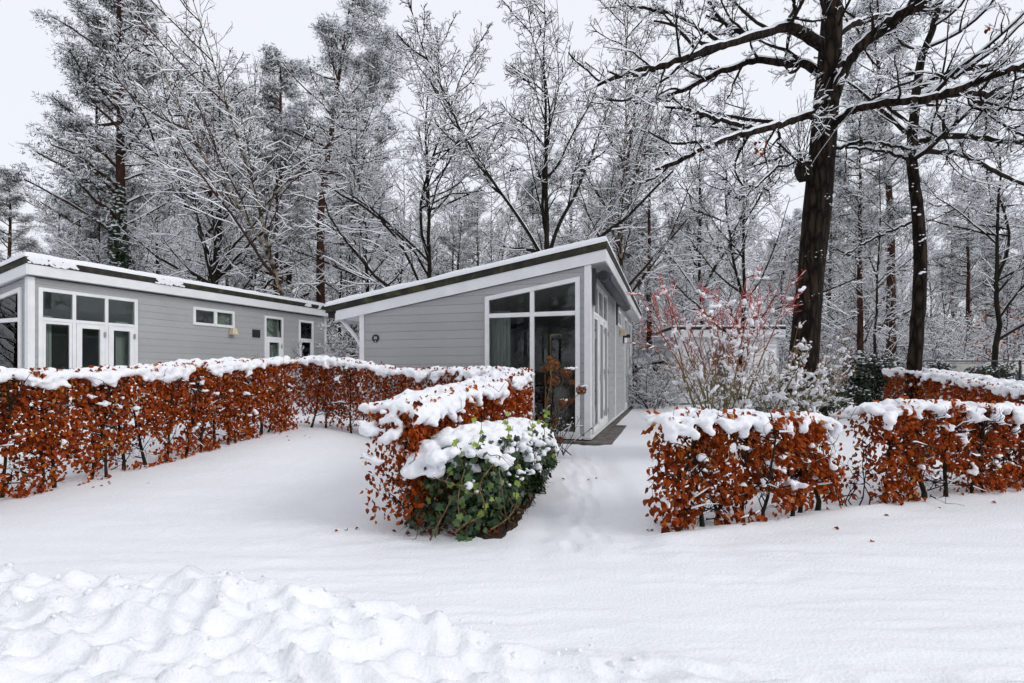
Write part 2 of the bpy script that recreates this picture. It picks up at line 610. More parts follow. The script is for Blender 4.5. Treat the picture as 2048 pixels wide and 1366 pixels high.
def blob_mesh(name, cen, rad, voxel, mats, smooth_it=2, rough=0.0, sub=2):
    """union of many snow lumps: spheres joined by a voxel remesh"""
    g = Geo()
    cen = np.asarray(cen)
    rad = np.asarray(rad)
    if rad.ndim == 1:
        rad = np.stack([rad, rad, rad * .8], -1)
    g.scatter(ICO2 if sub == 2 else ICO1, ICO2T if sub == 2 else ICO1T, cen, eye3(len(cen)), rad)
    me = g.mesh(name, mats)
    o = bpy.data.objects.new('tmp', me)
    C.objects.link(o)
    md = o.modifiers.new('r', 'REMESH')
    md.mode = 'VOXEL'
    md.voxel_size = voxel
    if smooth_it:
        sm = o.modifiers.new('s', 'SMOOTH')
        sm.iterations = smooth_it
        sm.factor = .5
    dg = bpy.context.evaluated_depsgraph_get()
    out = bpy.data.meshes.new_from_object(o.evaluated_get(dg))
    C.objects.unlink(o)
    bpy.data.objects.remove(o)
    bpy.data.meshes.remove(me)
    out.name = name
    if rough:
        n = len(out.vertices)
        co = np.empty(n * 3, dtype=np.float32)
        out.vertices.foreach_get('co', co)
        no = np.empty(n * 3, dtype=np.float32)
        out.vertices.foreach_get('normal', no)
        co, no = co.reshape(-1, 3), no.reshape(-1, 3)
        k = vnoise3(co[:, 0] * 22, co[:, 1] * 22, co[:, 2] * 22, 3) - .5
        k2 = vnoise3(co[:, 0] * 55, co[:, 1] * 55, co[:, 2] * 55, 8) - .5
        co = co + no * (rough * (k + .5 * k2))[:, None]
        out.vertices.foreach_set('co', co.astype(np.float32).ravel())
    out.polygons.foreach_set('use_smooth', np.ones(len(out.polygons), bool))
    if not out.materials:
        for m in mats:
            out.materials.append(m)
    out.update()
    return out

# ------------------------------------------------------------------ ground
def ground_h(x, y):
    x = np.asarray(x, float)
    y = np.asarray(y, float)
    h = .34 * sstep(5.0, 9.6, y) * sstep(-1.2, -3.6, x)
    h = h + .20 * sstep(8, 13, y) * sstep(6.5, 9.5, x)
    h = h * (1 - sstep(14, 24, y) * .7)
    h = h + .012 * fbm2(x * .7, y * .9, 4, 3)
    h = h + .010 * fbm2(x * .55 + y * .25, y * 3.2 - x * .5, 4, 21) * sstep(1.5, 3, y)
    # thin wavy creases left by drifting
    wv = y * 1.0 + .10 * fbm2(x * 1.3, y * 1.3, 3, 90) + .03 * fbm2(x * 5, y * 5, 2, 91)
    cr = 1 - np.abs(fbm2(x * .9 + 4, wv * 7.5, 3, 92))
    h = h + .016 * (cr ** 5 - .25) * sstep(1.6, 2.4, y) * sstep(9, 5, y) * (.3 + vnoise2(x * .8, y * .8, 93))
    # ridge of soft snow in front of the right hedge
    yr = 4.02 + .40 * (x - 1.1)
    h = h + .05 * sstep(.25, -.1, np.abs(y - yr + .1)) * sstep(.9, 1.4, x)
    # trodden path
    pc = .62 + .10 * (y - 4) + .0 * x
    on = sstep(.62, .35, np.abs(x - pc)) * sstep(3.2, 4.2, y) * sstep(13, 10, y)
    h = h - on * .030 + on * .012 * fbm2(x * 6, y * 6, 3, 9) + on * .014 * fbm2(x * 2.6, y * 1.6, 2, 19)
    # footprints along the path
    fr_ = np.random.default_rng(88)
    for k in range(38):
        fy = 3.9 + .19 * k
        fx = .60 + .10 * (fy - 4) + (.10 if k % 2 else -.10) + fr_.normal(0, .05)
        an = fr_.normal(.1, .2)
        dx, dy = x - fx, y - fy
        a_ = dx * math.cos(an) - dy * math.sin(an)
        b_ = dx * math.sin(an) + dy * math.cos(an)
        e = (a_ / .062) ** 2 + (b_ / .15) ** 2
        h = h - fr_.uniform(.006, .019) * np.exp(-e ** 2) + .005 * np.exp(-(e - 1.7) ** 2 * 2)
    # snow heaped by the plough along the kerb
    crest = 2.74 - .09 * (x + 2.65) + .10 * fbm2(x * 2.1, x * 0 + .3, 3, 5) - .13 * sstep(-1.4, .2, x)
    wx, wy = x + .13 * fbm2(x * 2.6, y * 2.6, 3, 61), y + .13 * fbm2(x * 2.6 + 9, y * 2.6, 3, 62)
    inside = sstep(.09, -.11, y - crest + .04 * fbm2(x * 9, y * 4, 2, 8))
    amp = .22 * sstep(.25, -1.2, x) + .045 * sstep(1.6, .0, x)
    f1, f2 = worley2(wx * 6.6 + wy * 1.5, wy * 7.2, 44)
    g1, g2 = worley2(wx * 15 + 3, wy * 12, 45)
    cups = np.minimum(f1, .75) ** 2 * .125 + np.minimum(g1, .7) ** 2 * .030
    h = h + inside * (amp + (cups - .015) * (.35 + .65 * sstep(1.0, -.6, x)) + .035 * fbm2(x * 2.5, y * 2.5, 3, 12) * sstep(.8, -.5, x) + .022 * np.abs(fbm2(x * 9, y * 7, 3, 13)) * sstep(.6, -.4, x))
    # low lumps by the kerb, bottom right
    cr2 = 2.06 + .06 * fbm2(x * 3, x * 0, 3, 15)
    h = h + sstep(.10, -.06, y - cr2) * sstep(.3, .9, x) * (.05 + .05 * np.abs(fbm2(x * 5, y * 5, 4, 16)))
    return h

def gz(x, y):
    return float(ground_h(np.array([x]), np.array([y]))[0])

def axis_lines(lo, hi, flo, fhi, step, growth, maxstep):
    a = list(np.arange(flo, fhi + 1e-6, step))
    s, p = step, a[-1]
    while p < hi:
        s = min(s * growth, maxstep)
        p += s
        a.append(p)
    s, p, b = step, flo, []
    while p > lo:
        s = min(s * growth, maxstep)
        p -= s
        b.append(p)
    return np.array(b[::-1] + a)

def build_ground():
    xs = axis_lines(-400, 400, -2.9, 1.4, .026, 1.08, 40)
    ys = axis_lines(-60, 500, 1.68, 2.9, .020, 1.028, 30)
    X, Y = np.meshgrid(xs, ys)
    Z = ground_h(X, Y)
    v = np.stack([X, Y, Z], -1).reshape(-1, 3)
    ny, nx = X.shape
    i = np.arange(ny * nx).reshape(ny, nx)
    q = np.stack([i[:-1, :-1], i[:-1, 1:], i[1:, 1:], i[1:, :-1]], -1).reshape(-1, 4)
    o = link('ground', np_mesh('ground', v, q, mats=[M['ground_snow']]))
    o['kind'] = 'structure'
    o['label'] = 'white snow covered ground'
build_ground()

# ------------------------------------------------------------------ flat polygons, walls, windows
def clip(poly, nx, nz, c):
    """keep the part with nx*x + nz*z <= c"""
    out = []
    for i in range(len(poly)):
        a, b = poly[i], poly[(i + 1) % len(poly)]
        da, db = nx * a[0] + nz * a[1] - c, nx * b[0] + nz * b[1] - c
        if da <= 1e-9:
            out.append(a)
        if (da < -1e-9 and db > 1e-9) or (da > 1e-9 and db < -1e-9):
            t = da / (da - db)
            out.append((a[0] + t * (b[0] - a[0]), a[1] + t * (b[1] - a[1])))
    return out if len(out) >= 3 and abs(area(out)) > 1e-6 else []

def area(p):
    return sum(p[i][0] * p[(i + 1) % len(p)][1] - p[(i + 1) % len(p)][0] * p[i][1] for i in range(len(p))) / 2

def ccw(p):
    return p if area(p) > 0 else p[::-1]

def edges_out(Q):
    Q = ccw(Q)
    for i in range(len(Q)):
        a, b = Q[i], Q[(i + 1) % len(Q)]
        nx, nz = b[1] - a[1], a[0] - b[0]
        l = math.hypot(nx, nz)
        nx, nz = nx / l, nz / l
        yield nx, nz, nx * a[0] + nz * a[1]

def subtract(polys, Q):
    out = []
    for P in polys:
        rest = P
        for nx, nz, c in edges_out(Q):
            o = clip(rest, -nx, -nz, -c)
            if o:
                out.append(o)
            rest = clip(rest, nx, nz, c)
            if not rest:
                break
    return out

def inset(Q, w):
    Q = ccw(Q)
    E = [(nx, nz, c - w) for nx, nz, c in edges_out(Q)]
    out = []
    for i in range(len(Q)):
        a, b = E[i - 1], E[i]
        det = a[0] * b[1] - a[1] * b[0]
        out.append(((a[2] * b[1] - a[1] * b[2]) / det, (a[0] * b[2] - a[2] * b[0]) / det))
    return out

def box_rect(x0, x1, z0, z1):
    return [(x0, z0), (x1, z0), (x1, z1), (x0, z1)]

class Prisms:
    """extruded polygons on a wall; mp(a, z, d) gives the local point at distance d outside the wall"""
    def __init__(s, mp):
        s.bm, s.mp = bmesh.new(), mp
    def add(s, poly, d0, d1):
        if len(poly) < 3:
            return s
        f = [s.bm.verts.new(s.mp(a, z, d0)) for a, z in poly]
        b = [s.bm.verts.new(s.mp(a, z, d1)) for a, z in poly]
        n = len(poly)
        s.bm.faces.new(f)
        s.bm.faces.new(b[::-1])
        for i in range(n):
            s.bm.faces.new((f[i], b[i], b[(i + 1) % n], f[(i + 1) % n]))
        return s
    def ring(s, Q, w, d0, d1):
        Q = ccw(Q)
        I = inset(Q, w)
        n = len(Q)
        for i in range(n):
            j = (i + 1) % n
            s.add([Q[i], Q[j], I[j], I[i]], d0, d1)
        return s
    def obj(s, name, m, parent=None, bevel=0.0):
        bmesh.ops.remove_doubles(s.bm, verts=s.bm.verts, dist=1e-5)
        bmesh.ops.recalc_face_normals(s.bm, faces=s.bm.faces)
        me = bpy.data.meshes.new(name)
        s.bm.to_mesh(me)
        s.bm.free()
        me.materials.append(m)
        o = link(name, me, parent)
        if bevel:
            b = o.modifiers.new('bevel', 'BEVEL')
            b.width = bevel
            b.segments = 2
            b.limit_method = 'ANGLE'
        return o

def solid(name, m, parent, boxes, bevel=0.0):
    """boxes given by (x0,x1,y0,y1,z0,z1)"""
    bm = bmesh.new()
    for x0, x1, y0, y1, z0, z1 in boxes:
        vs = [bm.verts.new(p) for p in ((x0, y0, z0), (x1, y0, z0), (x1, y1, z0), (x0, y1, z0), (x0, y0, z1), (x1, y0, z1), (x1, y1, z1), (x0, y1, z1))]
        for f in ((0, 3, 2, 1), (4, 5, 6, 7), (0, 1, 5, 4), (1, 2, 6, 5), (2, 3, 7, 6), (3, 0, 4, 7)):
            bm.faces.new([vs[i] for i in f])
    me = bpy.data.meshes.new(name)
    bm.to_mesh(me)
    bm.free()
    me.materials.append(m)
    o = link(name, me, parent)
    if bevel:
        b = o.modifiers.new('bevel', 'BEVEL')
        b.width = bevel
        b.segments = 2
    return o

def hardware(mp, a, z, d, door, kind):
    if kind == 'handle':
        Prisms(mp).add(box_rect(a - .02, a + .02, z - .12, z + .12), d, d + .012).add(box_rect(a - .075, a + .012, z - .012, z + .012), d + .04, d + .058).add(box_rect(a - .012, a + .012, z - .011, z + .011), d + .012, d + .041).obj('handle', M['chrome'], door, .003)
    else:
        Prisms(mp).add(box_rect(a - .028, a + .028, z - .05, z + .05), d, d + .018).add(box_rect(a - .012, a + .012, z - .065, z + .065), d + .016, d + .036).obj('hinge', M['chrome'], door, .003)

def window(mp, Q, vs, hs, root, doors=(), fw=.075, bw=.07, sash=(), name='window', hinge_side=1):
    """frame round Q, bars at a = vs and z = hs; doors lists the (column, row) cells that are door leaves"""
    Q = ccw(Q)
    fr = Prisms(mp).ring(Q, fw, -.05, .045)
    I = inset(Q, fw)
    for v in vs:
        fr.add(clip(clip(I, 1, 0, v + bw / 2), -1, 0, -(v - bw / 2)), -.045, .040)
    for h in hs:
        fr.add(clip(clip(I, 0, 1, h + bw / 2), 0, -1, -(h - bw / 2)), -.042, .037)
    w = fr.obj(name, M['white'], root, .004)
    xs = [-99] + sorted(vs) + [99]
    zs = [-99] + sorted(hs) + [99]
    for i in range(len(xs) - 1):
        for j in range(len(zs) - 1):
            c = clip(clip(I, 1, 0, xs[i + 1] - bw / 2), -1, 0, -(xs[i] + bw / 2))
            c = clip(clip(c, 0, 1, zs[j + 1] - bw / 2), 0, -1, -(zs[j] + bw / 2)) if c else c
            if not c:
                continue
            if (i, j) in doors:
                c = inset(c, .004)
                dr = Prisms(mp).ring(c, .105, -.03, .052).obj('door', M['white'], root, .005)
                Prisms(mp).add(inset(c, .10), .0, .008).obj('pane', M['glass'], dr)
                a0, a1 = min(p[0] for p in c), max(p[0] for p in c)
                z0, z1 = min(p[1] for p in c), max(p[1] for p in c)
                hardware(mp, a1 - .05 if hinge_side < 0 else a0 + .05, z0 + 1.05, .052, dr, 'handle')
                for zz in (z0 + .22, (z0 + z1) / 2, z1 - .22):
                    hardware(mp, a0 + .012 if hinge_side < 0 else a1 - .012, zz, .05, dr, 'hinge')
            else:
                Prisms(mp).add(inset(c, .006) if (i, j) not in sash else inset(c, .05), .0, .008).obj('pane', M['glass'], w)
                if (i, j) in sash:
                    Prisms(mp).ring(inset(c, .003), .055, -.02, .030).obj('sash', M['white'], w, .004)
    return w

ROW = .172
def touching(polys):
    """sort polygons into runs that meet along an edge"""
    bb = [(min(q[0] for q in p), max(q[0] for q in p), min(q[1] for q in p), max(q[1] for q in p)) for p in polys]
    left, out = set(range(len(polys))), []
    while left:
        todo, run = [left.pop()], []
        while todo:
            i = todo.pop()
            run.append(polys[i])
            for j in list(left):
                a, b = bb[i], bb[j]
                ox, oz = min(a[1], b[1]) - max(a[0], b[0]), min(a[3], b[3]) - max(a[2], b[2])
                if (ox > -1e-4 and oz > 1e-3) or (oz > -1e-4 and ox > 1e-3):
                    left.discard(j)
                    todo.append(j)
        out.append(run)
    return out

def plank_wall(name, mp, outline, openings, root, z0=.10):
    """a wall sheet with its openings cut out, and one object for every plank on it"""
    sheet = [outline]
    for Q in openings:
        sheet = subtract(sheet, Q)
    pr = Prisms(mp)
    for p in sheet:
        pr.add(p, -.09, -.012)
    wall = pr.obj(name, M['backing'], root)
    lo = z0
    top = max(p[1] for p in outline)
    while lo < top:
        rows = [clip(clip(outline, 0, 1, lo + ROW), 0, -1, -lo)]
        if rows[0]:
            rows = [clip(rows[0], 0, 1, lo + ROW - .005) or rows[0]]
            for Q in openings:
                rows = subtract(rows, inset(Q, .01))
            th = .012 + random.uniform(-.0015, .0015)
            for grp in touching(rows):
                k = Prisms(mp)
                for p in grp:
                    k.add(p, -.0115, th)
                k.obj('plank', M['plank'], wall)
        lo += ROW
    return wall

W, H0, SL = 4.915, 3.31, .16
def roof_z(x):
    return 3.33 + SL * x          # underside of the roof; local x runs from -W to 0 on the cabin

def build_cabin(name, label, loc, rz, Lc, front_open, side_open, oR=.34, oL=.87, oF=.05, oB=1.0, base=.06, simple=False, group=None):
    root = thing(name, label, 'cabin', loc, rz, group)
    mf = lambda a, z, d: (a, -d, z)
    ms = lambda a, z, d: (d, a, z)
    ml = lambda a, z, d: (-W - d, a, z)
    mb = lambda a, z, d: (a, Lc + d, z)
    zt = lambda x: H0 + SL * x
    outline = [(-W, base + .03), (0, base + .03), (0, zt(0)), (-W, zt(-W))]
    side = [(0, base + .03), (Lc, base + .03), (Lc, H0), (0, H0)]
    left = [(0, base + .03), (Lc, base + .03), (Lc, zt(-W)), (0, zt(-W))]
    plank_wall('front_wall', mf, outline, [o['Q'] for o in front_open], root)
    plank_wall('side_wall', ms, side, [o['Q'] for o in side_open], root)
    Prisms(ml).add(left, -.09, .0).obj('side_wall', M['plank'], root)
    Prisms(mb).add(outline, -.09, .0).obj('rear_wall', M['plank'], root)
    for o in front_open:
        window(mf, root=root, **o)
    for o in side_open:
        window(ms, root=root, **o)
    # corner posts: front corner is a pair of boards
    tr = Prisms(mf).add([(-.085, base + .02), (.038, base + .02), (.038, zt(0) + .01), (-.085, zt(-.085) + .01)], .012, .036)
    tr.obj('corner_trim', M['white'], root, .004)
    tr = Prisms(ms).add(box_rect(-.011, .085, base + .02, H0 + .01), .012, .038)
    tr.obj('corner_trim', M['white'], root, .004)
    tr = Prisms(mf).add([(-W - .034, base + .02), (-W + .07, base + .02), (-W + .07, zt(-W + .07) + .01), (-W - .034, zt(-W - .034) + .01)], .012, .036)
    tr.obj('corner_trim', M['white'], root, .004)
    tr = Prisms(ms).add(box_rect(Lc - .08, Lc + .01, base + .02, H0 + .01), .012, .036)
    tr.obj('corner_trim', M['white'], root, .004)
    # base board and dark plinth
    solid('base_board', M['white'], root, [(-W, .045, -.045, -.005, base - .02, base + .035), (.005, .045, -.005, Lc, base - .02, base + .035)], .004)
    solid('plinth', M['concrete'], root, [(-W + .05, -.06, .05, Lc - .05, -.6, base)])
    # roof: slab sheared along the slope
    xl, xr, yf, yb = -W - oL, oR, -oF, Lc + oB
    def slab(nm, m, x0, x1, y0, y1, d0, d1, bev=0.0, parent=root):
        return Prisms(lambda a, z, d: (a, d, roof_z(a) + z)).add(box_rect(x0, x1, d0, d1), y0, y1).obj(nm, m, parent, bev)
    roof = slab('roof', M['roof_black'], xl + .03, xr - .03, yf + .03, yb - .03, .10, .335)
    slab('soffit', M['white'], xl + .30, xr - .05, yf + .025, yb - .05, .03, .098)
    fl = xl + .26
    slab('fascia', M['white'], fl, xr - .012, yf - .012, yf + .020, -.012, .205, .004)
    slab('fascia', M['white'], xr - .045, xr - .013, yf + .021, yb - .02, -.012, .205, .004)
    slab('fascia', M['white'], fl - .03, fl - .001, yf + .0, yb - .02, -.02, .15, .004)
    slab('roof_edge', M['roof_edge'], xl, xr, yf - .030, yf + .027, .2055, .345, .006)
    slab('roof_edge', M['roof_edge'], xr - .027, xr + .004, yf + .0275, yb, .2055, .345, .006)
    slab('roof_edge', M['roof_edge'], xl, xl + .028, yf + .0275, yb, .2055, .345, .006)
    # snow lying on the roof, rounded over at the edges
    nx, ny = 110, 240
    u = np.linspace(0, 1, nx)
    v = np.linspace(0, 1, ny) ** 1.6
    u = .5 - .5 * np.cos(np.pi * (u * .9 + .05))
    u = (u - u[0]) / (u[-1] - u[0])
    X, Y = np.meshgrid(xl - .012 + (xr - xl + .022) * u, yf - .045 + (yb - yf + .045) * v ** 1.3)
    ex = np.minimum(np.minimum(X - xl + .012, xr + .010 - X), Y - yf + .045)
    nz = fbm2(X * 1.5, Y * 1.5, 4, 70) * .025 + fbm2(X * 7, Y * 7, 3, 71) * .010
    prof = np.clip(ex, 0, .055) / .055
    hh = .338 + (.115 + nz) * np.sqrt(1 - (1 - prof) ** 2)
    Z = roof_z(X) + hh
    i = np.arange(nx * ny).reshape(ny, nx)
    q = np.stack([i[:-1, :-1], i[:-1, 1:], i[1:, 1:], i[1:, :-1]], -1).reshape(-1, 4)
    link('roof_snow', np_mesh('roof_snow', np.stack([X, Y, Z], -1).reshape(-1, 3), q, mats=[M['snow']]), root)
    # the room behind the front windows
    solid('room_floor', M['room_floor'], root, [(-W + .1, -.1, .1, Lc - .1, base + .001, base + .05)])
    solid('partition', M['room'], root, [(-W + .1, -.1, 4.3, 4.4, base + .05, 2.55)])
    slab('ceiling', M['room'], -W + .1, -.1, .1, Lc - .1, -.12, -.085)
    solid('inner_wall', M['room'], root, [(-W + .093, -W + .12, .1, 4.3, base + .05, 2.35), (-.12, -.094, 4.4, Lc - .1, base + .05, 3.1)])
    return root

WIN_SLOPE = [(-2.07, .09), (-.17, .09), (-.17, 3.11), (-2.07, 2.806)]
main_front = [dict(Q=WIN_SLOPE, vs=[-1.1], hs=[2.426], fw=.085, bw=.085)]
main_side = [dict(Q=box_rect(.34, 2.66, .11, 3.12), vs=[1.10, 1.88], hs=[2.47], doors=[(1, 0), (2, 0)], sash=[(0, 0)]),
             dict(Q=box_rect(4.85, 6.15, 2.64, 3.12), vs=[5.5], hs=[], bw=.10),
             dict(Q=box_rect(7.45, 8.45, .11, 3.12), vs=[], hs=[2.45], doors=[(0, 0)]),
             dict(Q=box_rect(9.3, 10.15, 1.25, 3.12), vs=[], hs=[2.45], sash=[(0, 0)])]
cab = build_cabin('holiday_cabin', 'grey clad cabin with snowy sloping roof, number 32 disc and tall sloped front window', (1.447, 9.62, 0), R(-17.15), 10.85, main_front, main_side)
left_front = [dict(Q=[(-2.9, .09), (-.24, .09), (-.24, 3.11), (-2.9, 3.11 - .16 * 2.66)], vs=[-1.57], hs=[2.426], fw=.085, bw=.085)]
left_side = [dict(Q=box_rect(.145, 2.15, .11, 3.12), vs=[.80, 1.455], hs=[2.45], doors=[(1, 0), (2, 0)], sash=[(0, 0)]),
             dict(Q=box_rect(3.6, 4.9, 2.62, 3.12), vs=[4.28], hs=[], bw=.10),
             dict(Q=box_rect(5.98, 6.74, .11, 3.12), vs=[], hs=[2.42], doors=[(0, 0)], hinge_side=1),
             dict(Q=box_rect(7.42, 8.10, 1.0, 3.12), vs=[], hs=[2.45], sash=[(0, 0)])]
cab2 = build_cabin('holiday_cabin', 'neighbouring grey cabin at the left edge with a row of white framed doors and windows', (-10.17, 10.78, 0), R(-22.15), 8.74, left_front, left_side, oR=.2, oF=.12, oB=.25)

# white downpipe board on the long wall, gutter elbow at the low eave, number disc, lamps
ms = lambda a, z, d: (d, a, z)
mf = lambda a, z, d: (a, -d, z)
Prisms(ms).add(box_rect(4.42, 4.56, .09, 3.30), .0125, .045).obj('joint_trim', M['white'], cab, .004)

def local(cabin, p):
    return Matrix.Translation(cabin.location) @ cabin.rotation_euler.to_matrix().to_4x4() @ Vector(p)

def tube_obj(name, m, pts, r, S=12, parent=None, cap=True):
    g = Geo()
    P = np.asarray(pts, float)
    g.tubes(P, np.full(len(P), r) if np.ndim(r) == 0 else np.asarray(r), S, cap=cap)
    return link(name, g.mesh(name, [m]), parent)

tube_obj('downpipe', M['white'], [(-W - .60, .10, 2.52), (-W - .55, .10, 2.44), (-W - .22, .10, 2.09), (-W - .06, .10, 1.86), (-W - .055, .10, 1.6), (-W - .055, .10, .1)], .045, 14, cab)
tube_obj('gutter', M['white'], [(-W - .62, .0, 2.50), (-W - .62, 11.0, 2.50)], .055, 12, cab)

# number disc
def number_disc():
    c = (-4.562, -.013, 2.03)
    root = thing('number_disc', 'round navy house number disc reading 32 on the grey front wall', 'house number', local(cab, c), R(-17.15))
    bm = bmesh.new()
    bmesh.ops.create_cone(bm, cap_ends=True, segments=40, radius1=.088, radius2=.085, depth=.012, matrix=Matrix.Translation((0, -.006, 0)) @ Matrix.Rotation(R(90), 4, 'X'))
    me = bpy.data.meshes.new('disc')
    bm.to_mesh(me)
    bm.free()
    me.materials.append(M['navy'])
    link('disc', me, root)
    cu = bpy.data.curves.new('numeral', 'FONT')
    cu.body = '32'
    cu.size = .072
    cu.align_x, cu.align_y = 'CENTER', 'CENTER'
    cu.extrude = .0015
    cu.offset = .0006
    cu.materials.append(M['lettering'])
    tmp = bpy.data.objects.new('tmp', cu)
    C.objects.link(tmp)
    nm = bpy.data.meshes.new_from_object(tmp.evaluated_get(bpy.context.evaluated_depsgraph_get()))
    C.objects.unlink(tmp)
    bpy.data.objects.remove(tmp)
    o = link('numeral', nm, root)
    o.location = (0, -.0135, .008)
    o.rotation_euler = (R(90), 0, 0)
    bm = bmesh.new()
    bmesh.ops.create_cone(bm, cap_ends=True, segments=20, radius1=.011, radius2=.011, depth=.004, matrix=Matrix.Translation((0, -.0135, -.062)) @ Matrix.Rotation(R(90), 4, 'X'))
    me = bpy.data.meshes.new('dot')
    bm.to_mesh(me)
    bm.free()
    me.materials.append(M['lettering'])
    link('dot', me, root)
number_disc()

def wall_lamp(cabin, rz, s, z, label):
    root = thing('wall_lamp', label, 'wall lamp', local(cabin, (.014, s, z)), rz)
    bm = bmesh.new()
    bmesh.ops.create_cone(bm, cap_ends=True, segments=4, radius1=.135, radius2=.085, depth=.19, matrix=Matrix.Translation((.10, 0, 0)) @ Matrix.Rotation(R(45), 4, 'Z'))
    me = bpy.data.meshes.new('lamp_shade')
    bm.to_mesh(me)
    bm.free()
    me.materials.append(M['cream'])
    o = link('lamp_shade', me, root)
    b = o.modifiers.new('bevel', 'BEVEL')
    b.width, b.segments = .008, 2
    solid('wall_plate', M['cream'], root, [(0, .02, -.05, .05, -.07, .07), (.02, .06, -.015, .015, -.02, .02)], .004)
wall_lamp(cab, R(-17.15), 5.95, 2.50, 'cream wall lamp on the right long wall of cabin 32')
wall_lamp(cab2, R(-22.15), 4.80, 2.52, 'cream wall lamp below the small twin window of the left cabin')
o = solid('number_plaque', M['black'], None, [(0, .025, -.14, .14, -.12, .12), (.025, .028, -.125, .125, -.105, .105)], .004)
o.location, o.rotation_euler = local(cab2, (.013, 5.68, 2.52)), (0, 0, R(-22.15))
tag(o, 'square black plaque beside the narrow door of the left cabin', 'plaque')
root = thing('security_light', 'small black light projecting from the long wall beside the narrow door of cabin 32', 'outdoor light', local(cab, (.013, 7.18, 2.46)), R(-17.15))
solid('wall_bracket', M['black'], root, [(0, .03, -.05, .05, -.22, .08)], .004)
solid('lamp_head', M['black'], root, [(.03, .22, -.09, .09, -.04, .06)], .008)

# awning cassette high on the long wall
def awning():
    root = thing('awning', 'rolled up anthracite awning cassette under the right eave of cabin 32', 'awning', local(cab, (.04, 0, 3.16)), R(-17.15))
    n = 18
    a = np.linspace(0, 2 * np.pi, n, endpoint=False)
    prof = np.stack([.19 + .115 * np.cos(a) * (1 + .12 * np.cos(2 * a)), .0 + .10 * np.sin(a)], -1)
    for nm, y0, y1, k in (('cassette', .34, 5.36, 1.0), ('end_cap', .29, .3385, 1.05), ('end_cap', 5.3615, 5.41, 1.05)):
        bm = bmesh.new()
        A = [bm.verts.new((.19 + (p[0] - .19) * k, y0, p[1] * k)) for p in prof]
        B = [bm.verts.new((.19 + (p[0] - .19) * k, y1, p[1] * k)) for p in prof]
        bm.faces.new(A)
        bm.faces.new(B[::-1])
        for i in range(n):
            bm.faces.new((A[i], B[i], B[(i + 1) % n], A[(i + 1) % n]))
        bmesh.ops.recalc_face_normals(bm, faces=bm.faces)
        for f in bm.faces:
            f.smooth = len(f.verts) == 4
        me = bpy.data.meshes.new(nm)
        bm.to_mesh(me)
        bm.free()
        me.materials.append(M['anthracite'])
        link(nm, me, root)
    solid('front_rail', M['anthracite'], root, [(.306, .335, .36, 5.34, -.07, .05)], .008)
    for y in (.30, 4.62):
        solid('bracket', M['anthracite'], root, [(.0, .05, y - .07, y + .07, -.56, .14), (.05, .10, y - .05, y + .05, -.06, .06)], .005)
    tube_obj('motor_end', M['black'], [(.19, .16, .0), (.19, .29, .0)], .06, 14, root)
awning()

# snow clumps clinging to the black roof edge of the left cabin
def edge_snow():
    cen, rad = [], []
    rs = np.random.default_rng(3)
    s = -.1
    while s < 9.0:
        dens = .50 if s < 2.0 else (.40 if s < 3.6 else (.07 if s < 6.2 else .24))
        if s < .75 or vnoise2(np.array([s * 3.4]), np.array([7.7]), 6)[0] < dens:
            for k in range(4):
                x = .212
                z = roof_z(.2) + .21 + rs.uniform(0, .14)
                r = rs.uniform(.018, .034)
                cen.append((x, s + rs.uniform(-.04, .04), z))
                rad.append((r * .55, r * 1.5, r))
        s += .028
    me = blob_mesh('edge_snow', cen, np.array(rad), .012, [M['snow']], 1, sub=1)
    link('edge_snow', me, cab2)
edge_snow()

